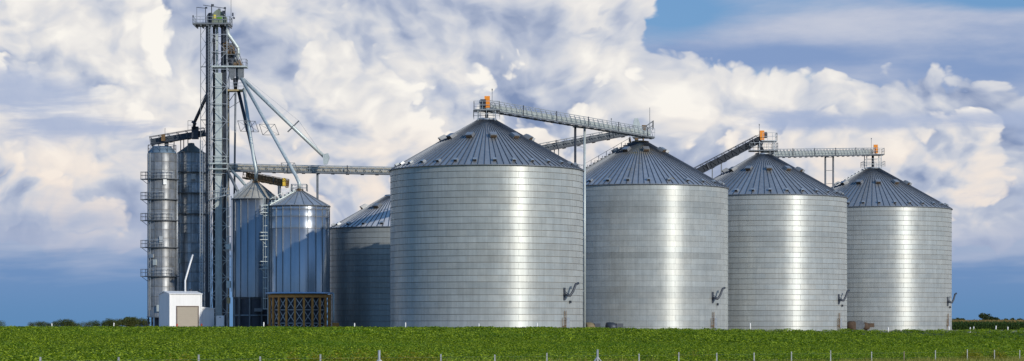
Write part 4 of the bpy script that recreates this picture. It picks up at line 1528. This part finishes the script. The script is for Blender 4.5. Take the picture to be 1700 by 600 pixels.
for xx in (0.70, 0.86):
    MB().tube([(wf * xx, dp * 0.6, zr_ - 0.4), (wf * xx, dp * 0.6, zr_ + 0.45)], 0.2, 10).build('roof_vent', M_DARK, sh)
for nm_, xx in (('left', dx0 - 0.25), ('right', dx1 + 0.3)):
    w_ = sh.matrix_basis @ Vector((xx, -0.8, 0))
    b = MB().tube([(0, 0, 0), (0, 0, 1.25)], 0.12, 10).build('bollard', M_REDP, None, w_)
    tag(b, 'short red bollard at the %s edge of the roller door' % nm_, 'bollard', 'red bollards by the shed door')
cab = thing('utility_cabinet', 'small white cabinet standing between the shed and the hopper bin', 'cabinet', W(366, 334.0, 0))
MB().box((0, 0, 1.22), (1.15, 0.8, 2.44)).build('cabinet_body', M_WHITE, cab)
MB().box((0, -0.42, 1.25), (0.95, 0.04, 2.1)).build('cabinet_door', M_WHITE, cab)
MB().box((0.0, -0.46, 2.2), (0.2, 0.03, 0.12)).build('sign_plate', M_GALV_D, cab)

# ------------------------------------------------------------------ aeration fans by the bins
M_DRUST = mat('dark_rust', (0.085, 0.055, 0.035, 1), 0.8, 0.2, 3.0, 0.4)
M_DTAN = mat('dull_tan', (0.20, 0.16, 0.09, 1), 0.7, 0.1, 3.0, 0.3)


def fan(label, px, Y, s=1.0, rz=0.3, body=None, hood=None):
    t = thing('aeration_fan', label, 'fan', W(px, Y, 0), 'aeration fans at the bins', rz)
    MB().tube([(-0.9 * s, 0, 0.75 * s), (0.2 * s, 0, 0.75 * s), (0.5 * s, 0, 0.85 * s)], [0.72 * s, 0.72 * s, 0.55 * s], 16).build('fan_drum', body or M_DARK, t)
    MB().box((1.0 * s, 0, 0.95 * s), (1.0 * s, 0.8 * s, 0.7 * s)).build('transition_duct', hood or M_DARK, t)
    mb = MB()
    for sx in (-0.7, 0.1):
        mb.box((sx * s, 0, 0.1 * s), (0.12, 1.2 * s, 0.2 * s))
    mb.build('stand', M_GALV_D, t)
    return t


fan('dark aeration fan low against the rust stained bin', 1017, 332.5, 1.0, 0.25)
fan('tan and rusty aeration fan at the foot of the white pole', 980, 333.5, 1.0, 0.5, M_DTAN, M_DARK)
fan('brown aeration fan in the gap left of the rightmost bin', 1410, 396.0, 1.1, 2.6, M_DRUST, M_DARK)
fan('grey aeration fan standing upright before the rightmost bin', 1427, 397.0, 1.25, 1.4, M_GALV_D, M_PALE)
fan('small rusty aeration fan nearest to the rightmost bin wall', 1437, 397.2, 1.0, 0.4, M_DRUST, M_DRUST)


# ------------------------------------------------------------------ crop: soybeans
def leaf_mesh(name, n_leaf, rad, z0, z1, size, mats, seed, flat=0.6):
    rnd = random.Random(seed)
    v, f = [], []
    for i in range(n_leaf):
        a = rnd.uniform(0, 6.283); r = rad * math.sqrt(rnd.random())
        zc = z0 + (z1 - z0) * rnd.random() ** 0.6 * (1 - 0.35 * (r / rad) ** 2)
        c = Vector((r * math.cos(a), r * math.sin(a), zc))
        yaw = rnd.uniform(0, 6.283); pit = rnd.uniform(-0.9, 0.5) * (1 - flat) + rnd.uniform(-0.5, 0.5)
        e = Vector((math.cos(yaw) * math.cos(pit), math.sin(yaw) * math.cos(pit), math.sin(pit)))
        s_ = Vector((-math.sin(yaw), math.cos(yaw), rnd.uniform(-0.5, 0.5))).normalized()
        L = size * rnd.uniform(0.7, 1.3); w = L * 0.36
        nrm = e.cross(s_).normalized() * (w * 0.35)
        b = len(v)
        v += [c - e * L / 2, c + s_ * w + nrm, c + e * L / 2 - nrm * 0.8, c - s_ * w + nrm]
        f += [(b, b + 1, b + 2), (b, b + 2, b + 3)]
    me = bpy.data.meshes.new(name)
    me.from_pydata([tuple(q) for q in v], [], f)
    me.materials.append(mats)
    return me


def scatter(name, pts, scales, meshes, kind='stuff', label=None, cat=None):
    """one object: points carrying plants through geometry nodes"""
    me = bpy.data.meshes.new(name)
    me.from_pydata([tuple(p) for p in pts], [], [])
    at = me.attributes.new('plant_scale', 'FLOAT', 'POINT')
    at.data.foreach_set('value', np.asarray(scales, dtype=np.float32))
    o = link(name, me)
    o['kind'] = kind
    if label:
        o['label'] = label; o['category'] = cat
    lib = bpy.data.collections.new(name + '_plants')
    for i, m_ in enumerate(meshes):
        q = bpy.data.objects.new('%s_plant' % name, m_)
        lib.objects.link(q)
    ng = bpy.data.node_groups.new(name + '_scatter', 'GeometryNodeTree')
    ng.interface.new_socket('Geometry', in_out='INPUT', socket_type='NodeSocketGeometry')
    ng.interface.new_socket('Geometry', in_out='OUTPUT', socket_type='NodeSocketGeometry')
    N = ng.nodes; L = ng.links
    gi = N.new('NodeGroupInput'); go = N.new('NodeGroupOutput')
    ip = N.new('GeometryNodeInstanceOnPoints')
    ci = N.new('GeometryNodeCollectionInfo')
    ci.inputs['Collection'].default_value = lib
    ci.inputs['Separate Children'].default_value = True
    ci.inputs['Reset Children'].default_value = True
    rv = N.new('FunctionNodeRandomValue'); rv.data_type = 'FLOAT_VECTOR'
    rv.inputs[0].default_value = (-0.12, -0.12, 0); rv.inputs[1].default_value = (0.12, 0.12, 6.283)
    na = N.new('GeometryNodeInputNamedAttribute'); na.data_type = 'FLOAT'
    na.inputs['Name'].default_value = 'plant_scale'
    ip.inputs['Pick Instance'].default_value = True
    L.new(gi.outputs[0], ip.inputs['Points'])
    L.new(ci.outputs[0], ip.inputs['Instance'])
    L.new(rv.outputs[0], ip.inputs['Rotation'])
    L.new(na.outputs['Attribute'], ip.inputs['Scale'])
    L.new(ip.outputs[0], go.inputs[0])
    md = o.modifiers.new('scatter', 'NODES')
    md.node_group = ng
    return o


CROP_X = [-120.0, -86.0, -20.0, 10.0, 75.0, 110.0]      # far edge of the soybeans
CROP_Y = [326.0, 324.0, 286.0, 284.0, 292.0, 296.0]


def crop_far(x):
    return np.interp(x, CROP_X, CROP_Y)



def in_crop(x, y):
    u = (x - FENCE_A.x) * FNOR.x + (y - FENCE_A.y) * FNOR.y
    return (u > 2.6) & (y < crop_far(x))


M_SOY = foliage('soybean_leaf', (0.075, 0.135, 0.006, 1), (0.34, 0.43, 0.024, 1), (0.13, 0.24, 0.012, 1), 0.30, patch=0.045)  # leaf tones spread wide to imitate highlights and dark gaps
rs = np.random.RandomState(5)


def crop_points(d0, d1, dens, ang=17.5):
    tanA = math.tan(R_(ang))
    area = tanA * (d1 * d1 - d0 * d0)
    n = int(area * dens)
    y = np.sqrt(rs.uniform(d0 * d0, d1 * d1, n))
    x = y * rs.uniform(-tanA, tanA, n)
    keep = in_crop(x, y)
    return x[keep], y[keep]


soy_near = [leaf_mesh('soybean_plant', 46, 0.36, 0.42, 0.92, 0.115, M_SOY, 10 + i) for i in range(4)]
soy_far = [leaf_mesh('soybean_clump', 60, 0.75, 0.45, 0.93, 0.20, M_SOY, 30 + i) for i in range(4)]
x1_, y1_ = crop_points(44, 105, 5.0)
x2_, y2_ = crop_points(105, 190, 2.4)
x3_, y3_ = crop_points(190, 345, 0.85)
bumpf = lambda x, y: 0.93 - 0.20 * sstep(0.0, 55.0, x) * sstep(120.0, 240.0, y) + 0.10 * np.sin(x * 0.9 + np.sin(y * 0.31) * 2) * np.sin(y * 0.23 + x * 0.11) + rs.uniform(-0.10, 0.10, len(x))
nx = np.concatenate([x1_, x2_]); ny = np.concatenate([y1_, y2_])
scatter('soybean_crop', np.stack([nx, ny, ground_z(nx, ny)], 1), bumpf(nx, ny), soy_near, label='dense green soybean crop covering the field before the bins', cat='crop')
scatter('soybean_crop', np.stack([x3_, y3_, ground_z(x3_, y3_)], 1), bumpf(x3_, y3_), soy_far, label='dark far edge of the green soybean crop below the bins', cat='crop')
# dark sheet under the leaves, the inner shade put into its colour
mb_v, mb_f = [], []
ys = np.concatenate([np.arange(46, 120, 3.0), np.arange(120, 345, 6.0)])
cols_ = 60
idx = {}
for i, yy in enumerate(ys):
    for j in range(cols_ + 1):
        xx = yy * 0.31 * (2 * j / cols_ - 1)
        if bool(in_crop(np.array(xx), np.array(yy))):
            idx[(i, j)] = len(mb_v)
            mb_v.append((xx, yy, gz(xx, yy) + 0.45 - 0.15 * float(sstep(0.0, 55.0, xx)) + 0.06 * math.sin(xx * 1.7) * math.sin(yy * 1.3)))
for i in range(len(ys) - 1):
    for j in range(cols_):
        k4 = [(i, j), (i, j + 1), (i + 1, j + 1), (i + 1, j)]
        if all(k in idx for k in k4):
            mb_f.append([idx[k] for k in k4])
me = bpy.data.meshes.new('soybean_undersheet')
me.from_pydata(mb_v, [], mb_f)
me.materials.append(mat('soybean_inner_shade', (0.030, 0.062, 0.012, 1), 0.9, 0, 3.0, 0.5))
o = link('soybean_undersheet', me); o['kind'] = 'stuff'; o['label'] = 'dark sheet standing for the shaded inside of the soybean crop'; o['category'] = 'crop'

# weeds and grass along the fence
M_GRASS = foliage('roadside_grass', (0.15, 0.17, 0.025, 1), (0.38, 0.33, 0.10, 1), (0.15, 0.22, 0.02, 1), 0.3, patch=0.2)
M_WEED = foliage('yellow_weed', (0.20, 0.20, 0.015, 1), (0.36, 0.33, 0.03, 1), None, 0.35)


def blade_mesh(name, n, rad, h, m_, seed):
    rnd = random.Random(seed)
    v, f = [], []
    for i in range(n):
        a = rnd.uniform(0, 6.283); r = rad * math.sqrt(rnd.random())
        x, y = r * math.cos(a), r * math.sin(a)
        hh = h * rnd.uniform(0.5, 1.1); lean = rnd.uniform(0, 0.35) * hh; la = rnd.uniform(0, 6.283); w = rnd.uniform(0.010, 0.022)
        ca, sa = math.cos(a) * w, math.sin(a) * w
        b = len(v)
        v += [(x - ca, y - sa, 0), (x + ca, y + sa, 0), (x + lean * 0.4 * math.cos(la), y + lean * 0.4 * math.sin(la), hh * 0.6), (x + lean * math.cos(la), y + lean * math.sin(la), hh)]
        f += [(b, b + 1, b + 2), (b, b + 2, b + 3)]
    me = bpy.data.meshes.new(name); me.from_pydata(v, [], f); me.materials.append(m_)
    return me


n = 5200
tt = rs.uniform(-14, 112, n); uu = rs.uniform(-5.0, 3.2, n)
gx = FENCE_A.x + FDIR.x * tt + FNOR.x * uu; gy = FENCE_A.y + FDIR.y * tt + FNOR.y * uu
gs = rs.uniform(0.6, 1.25, n)
n2_ = 420                                    # taller straw-coloured stand in the middle of the fence
t2 = rs.uniform(12, 42, n2_); u2 = rs.uniform(0.2, 2.4, n2_)
gx = np.concatenate([gx, FENCE_A.x + FDIR.x * t2 + FNOR.x * u2]); gy = np.concatenate([gy, FENCE_A.y + FDIR.y * t2 + FNOR.y * u2])
gs = np.concatenate([gs, rs.uniform(1.0, 1.5, n2_)])
scatter('roadside_grass', np.stack([gx, gy, ground_z(gx, gy)], 1), gs,
        [blade_mesh('grass_tuft', 36, 0.22, 0.66, M_GRASS, 60 + i) for i in range(3)], label='straw and green roadside grass along the fence', cat='grass')
# yellowing weeds
wx_, wy_ = [], []
for px_, d_, w_, n_ in ((560, 74, 3.2, 90), (660, 78, 1.6, 30), (705, 80, 1.2, 24), (1615, 130, 1.2, 60), (1656, 133, 0.8, 40), (300, 62, 1.5, 22), (1150, 100, 1.5, 20)):
    for k in range(n_):
        xx = (px_ - 850) / F * d_ + rs.uniform(-w_, w_) / 2; yy = d_ + rs.uniform(-0.8, 0.8)
        wx_.append(xx); wy_.append(yy)
wx_ = np.array(wx_); wy_ = np.array(wy_)
scatter('yellow_weeds', np.stack([wx_, wy_, ground_z(wx_, wy_)], 1), rs.uniform(0.75, 1.15, len(wx_)),
        [leaf_mesh('weed_plant', 40, 0.24, 0.1, 1.15, 0.09, M_WEED, 90 + i) for i in range(3)], label='patches of yellow green weeds growing at the fence', cat='weeds')

# ------------------------------------------------------------------ fence
fence_px = [(67, 0), (197, 0), (330, 0), (432, 0), (532, 0), (629.5, 1), (732, 0), (821.5, 0), (908, 0), (992, 1), (1061, 0), (1127, 0),
            (1190, 0), (1252, 0), (1314, 0), (1379, 0), (1447, 0), (1501, 0), (1553, 0), (1606, 0), (1651, 0), (1693, 0)]
fence_pts = []
names_n = ['first', 'second', 'third', 'fourth', 'fifth', 'sixth', 'seventh', 'eighth', 'ninth', 'tenth', 'eleventh', 'twelfth', 'thirteenth', 'fourteenth',
           'fifteenth', 'sixteenth', 'seventeenth', 'eighteenth', 'nineteenth', 'twentieth', 'twenty-first', 'twenty-second']
for k, (px_, brace) in enumerate(fence_px):
    # where the ray through this column crosses the fence line
    s_ = (px_ - 850) / F
    # FENCE_A + t*FDIR = (s*Y, Y)
    t_ = (s_ * FENCE_A.y - FENCE_A.x) / (FDIR.x - s_ * FDIR.y)
    xx = FENCE_A.x + FDIR.x * t_; yy = FENCE_A.y + FDIR.y * t_
    z_ = gz(xx, yy)
    fence_pts.append((xx, yy, z_))
    if brace:
        which = 'left' if px_ < 800 else 'right'
        t = thing('fence_post', 'taller steel brace post with two slanted struts, %s one of the pair' % which, 'fence post', (xx, yy, z_), 'fence posts')
        MB().tube([(0, 0, -0.2), (0, 0, 1.26)], 0.036, 8).build('post', M_FENCE, t)
        for sg in (-1, 1):
            MB().tube([(FDIR.x * sg * 1.0, FDIR.y * sg * 1.0, 0.02), (FDIR.x * sg * 0.62, FDIR.y * sg * 0.62, 0.66), (0.0, 0.0, 1.0)], 0.026, 8).build('strut', M_FENCE, t)
    else:
        hgt = 1.15 + random.uniform(-0.05, 0.05)
        mb = MB().box((0, 0, hgt / 2 - 0.1), (0.045, 0.018, hgt + 0.2)).box((0, 0.02, hgt / 2 - 0.1), (0.014, 0.04, hgt + 0.2))
        for zz in (0.5, 0.8, 1.05):
            mb.box((0, -0.018, zz), (0.05, 0.02, 0.02))
        woody = k in (17,)
        o = mb.build('fence_post', M_WOODP if woody else M_FENCE, None, (xx, yy, z_))
        tag(o, 'thin %s line post in the roadside fence, %s post counted from the left' % ('weathered brown' if woody else 'grey steel', names_n[k]), 'fence post', 'fence posts')
for lbl, zz in (('upper', 1.04), ('lower', 0.79)):
    mb = MB()
    for a, b in zip(fence_pts[:-1], fence_pts[1:]):
        mb.bar(Vector((a[0], a[1], a[2] + zz)), Vector((b[0], b[1], b[2] + zz)), 0.003)
    o = mb.build('fence_wire', M_GALV_D)
    tag(o, '%s thin steel wire strung along the roadside fence posts' % lbl, 'wire', 'fence wires')

# ------------------------------------------------------------------ white marker posts
mk = [(87, 'far left of the dryers, first of the markers'), (188, 'left of the dryers, second of the markers'), (437, 'below the hopper bins'), (588, 'below the shaded hidden bin'),
      (673, 'below the left edge of the largest bin'), (795, 'below the middle of the largest bin'), (892, 'below the right side of the largest bin'), (1246, 'below the second bin from the right'),
      (1475, 'below the rightmost bin'), (1576, 'below the right edge of the rightmost bin'), (1610, 'first right of the bins before the corn'), (1616, 'second right of the bins before the corn'),
      (1653, 'third right of the bins before the corn'), (1673, 'last on the right before the corn')]
for k, (px_, lb) in enumerate(mk):
    s_ = (px_ - 850) / F
    yy = 290.0
    for _ in range(8):
        yy = float(crop_far(s_ * yy)) + 1.0
    xx = s_ * yy
    hgt = 1.28 + (k * 37 % 5) * 0.04 - (0.45 if px_ > 1400 else 0)
    o = MB().tube([(0, 0, -0.2), (0, 0, hgt), (0, 0, hgt + 0.06)], [0.075, 0.075, 0.03], 8).build('marker_post', M_POSTW, None, (xx, yy, gz(xx, yy)))
    o.rotation_euler = (0, R_(((k * 53) % 9) - 4), 0)
    tag(o, 'white marker post, %s' % lb, 'marker post', 'white marker posts')

# ------------------------------------------------------------------ corn
M_CORN = foliage('corn_leaf', (0.035, 0.075, 0.015, 1), (0.085, 0.14, 0.03, 1), None, 0.3)
M_TASSEL = foliage('corn_tassel', (0.30, 0.20, 0.07, 1), (0.42, 0.30, 0.12, 1), None, 0.2)


def corn_mesh(seed):
    rnd = random.Random(seed)
    v, f, mi = [], [], []
    H_ = rnd.uniform(1.95, 2.2)
    def tri(a, b, c, m):
        n = len(v); v.extend([a, b, c]); f.append((n, n + 1, n + 2)); mi.append(m)
    for s_ in range(9):
        z = 0.3 + (H_ - 0.5) * s_ / 9
        yaw = rnd.uniform(0, 6.283)
        L = rnd.uniform(0.45, 0.75)
        e = Vector((math.cos(yaw), math.sin(yaw), 0)); w = Vector((-e.y, e.x, 0)) * 0.05
        p0 = Vector((0, 0, z)); p1 = e * L * 0.55 + Vector((0, 0, z + 0.30)); p2 = e * L + Vector((0, 0, z + 0.02))
        tri(p0 - w, p0 + w, p1 + w, 0); tri(p0 - w, p1 + w, p1 - w, 0); tri(p1 - w, p1 + w, p2, 0)
    a = Vector((0.02, 0, 0)); b = Vector((0, 0.02, 0))
    for q in (a, b):
        tri(-q, q, Vector((0, 0, H_)) + q, 0)
    for s_ in range(6):
        yaw = rnd.uniform(0, 6.283); e = Vector((math.cos(yaw), math.sin(yaw), 0)) * 0.14
        w = Vector((-e.y, e.x, 0)).normalized() * 0.03
        p0 = Vector((0, 0, H_ - 0.12)); tri(p0 - w, p0 + w, p0 + e + Vector((0, 0, rnd.uniform(0.2, 0.34))), 1)
    me = bpy.data.meshes.new('corn_plant'); me.from_pydata([tuple(q) for q in v], [], f)
    me.materials.append(M_CORN); me.materials.append(M_TASSEL)
    me.polygons.foreach_set('material_index', mi)
    return me


cx_, cy_ = [], []
for r_ in range(26):
    Y_ = 455 + r_ * 0.8
    for xx in np.arange(78, 135, 0.30):
        cx_.append(xx + rs.uniform(-0.08, 0.08)); cy_.append(Y_ + rs.uniform(-0.1, 0.1))
for r_ in range(40):
    Y_ = 476 + r_ * 3.0
    for xx in np.arange(78, 165, 1.1):
        cx_.append(xx + rs.uniform(-0.4, 0.4)); cy_.append(Y_ + rs.uniform(-0.6, 0.6))
cx_ = np.array(cx_); cy_ = np.array(cy_)
scatter('corn_field', np.stack([cx_, cy_, ground_z(cx_, cy_) - 0.30], 1), rs.uniform(0.93, 1.05, len(cx_)), [corn_mesh(i) for i in range(5)],
        label='standing corn with tan tassels right of the bins', cat='corn')


# ------------------------------------------------------------------ far trees
M_TREE = foliage('tree_leaf', (0.030, 0.050, 0.012, 1), (0.075, 0.095, 0.022, 1), (0.085, 0.080, 0.02, 1), 0.2, patch=0.02)
M_TREE_D = foliage('dark_tree_leaf', (0.020, 0.038, 0.012, 1), (0.045, 0.065, 0.018, 1), None, 0.2)
M_BARK = mat('bark', (0.07, 0.055, 0.04, 1), 0.9)


def tree(label, px, d, h, wdt, m_, seed, name='field_tree'):
    rnd = random.Random(seed)
    x = (px - 850) / F * d
    z = gz(x, d)
    t = thing(name, label, 'tree', (x, d, z), 'far trees')
    MB().tube([(0, 0, -0.3), (rnd.uniform(-.2, .2), 0, h * 0.3), (rnd.uniform(-.4, .4), 0, h * 0.6)], [0.035 * h, 0.026 * h, 0.012 * h], 7).build('trunk', M_BARK, t)
    mb = MB()
    for k in range(5):
        a = rnd.uniform(0, 6.283)
        mb.tube([(0, 0, h * rnd.uniform(0.2, 0.4)), (math.cos(a) * wdt * 0.3, math.sin(a) * wdt * 0.3, h * rnd.uniform(0.55, 0.8))], [0.014 * h, 0.006 * h], 5)
    mb.build('limb', M_BARK, t)
    v, f = [], []
    lobes = []
    for k in range(16):
        a = rnd.uniform(0, 6.283); r = wdt / 2 * rnd.uniform(0.1, 0.72)
        zz = h * (0.12 + 0.70 * rnd.random())
        rr_ = wdt * rnd.uniform(0.14, 0.25) * (1.1 - 0.4 * abs(zz / h - 0.5))
        lobes.append((r * math.cos(a), r * math.sin(a), zz, rr_))
    for (lx, ly, lz, lr) in lobes:
        for i in range(230):
            u = rnd.uniform(-1, 1); a = rnd.uniform(0, 6.283); q = math.sqrt(1 - u * u)
            rr_ = lr * rnd.uniform(0.45, 1.05)
            c = Vector((lx + rr_ * q * math.cos(a), ly + rr_ * q * math.sin(a), max(0.2, lz + rr_ * u * 0.85)))
            s_ = h * rnd.uniform(0.03, 0.06)
            e1 = Vector((rnd.gauss(0, 1), rnd.gauss(0, 1), rnd.gauss(0, 1))).normalized()
            e2 = e1.cross(Vector((rnd.gauss(0, 1), rnd.gauss(0, 1), rnd.gauss(0, 1)))).normalized()
            b = len(v)
            v += [c - e1 * s_, c + e2 * s_ * 0.7, c + e1 * s_, c - e2 * s_ * 0.7]
            f.append((b, b + 1, b + 2, b + 3))
    me = bpy.data.meshes.new('crown'); me.from_pydata([tuple(q) for q in v], [], f); me.materials.append(m_)
    link('crown', me, t)
    return t


# left horizon: (column, top row, width px)
lefts = [(-4, 536, 26), (54, 537, 18), (68, 535.5, 18), (82, 537, 16), (97, 535, 18), (107, 532, 20), (118, 533, 18), (128, 537.5, 14), (143, 537, 18), (157, 535.5, 20), (170, 534.5, 18),
         (181, 531, 20), (192, 533, 16), (203, 531.5, 20), (214, 526.5, 16), (222, 529, 22), (236, 529.5, 22)]
for k, (px_, top, wpx) in enumerate(lefts):
    d_ = 1750 + (k * 71 % 5) * 40
    zt_ = EYE + (HOR - top) / F * d_
    x_ = (px_ - 850) / F * d_
    h_ = zt_ - gz(x_, d_)
    tree('low olive tree on the left horizon, %s counted from the left edge' % names_n[k], px_, d_, h_, wpx * d_ / F * 1.5, M_TREE, 100 + k)
rights = [(1585, 528.5, 16, 0), (1596, 527.5, 14, 0), (1608, 531.5, 12, 1), (1622, 531, 12, 1), (1639, 520.5, 20, 1), (1653, 526, 15, 1), (1668, 528, 12, 0), (1680, 527.5, 14, 0), (1692, 529, 14, 0), (1704, 528.5, 14, 0)]
for k, (px_, top, wpx, dk) in enumerate(rights):
    d_ = 1500 + (k * 53 % 5) * 40
    zt_ = EYE + (HOR - top) / F * d_
    x_ = (px_ - 850) / F * d_
    h_ = zt_ - gz(x_, d_)
    lb = 'tallest round dark tree beyond the corn' if k == 4 else 'low tree beyond the corn on the right horizon, %s counted from the bin' % names_n[k]
    tree(lb, px_, d_, h_, wpx * d_ / F * 1.35, M_TREE_D if dk else M_TREE, 200 + k)
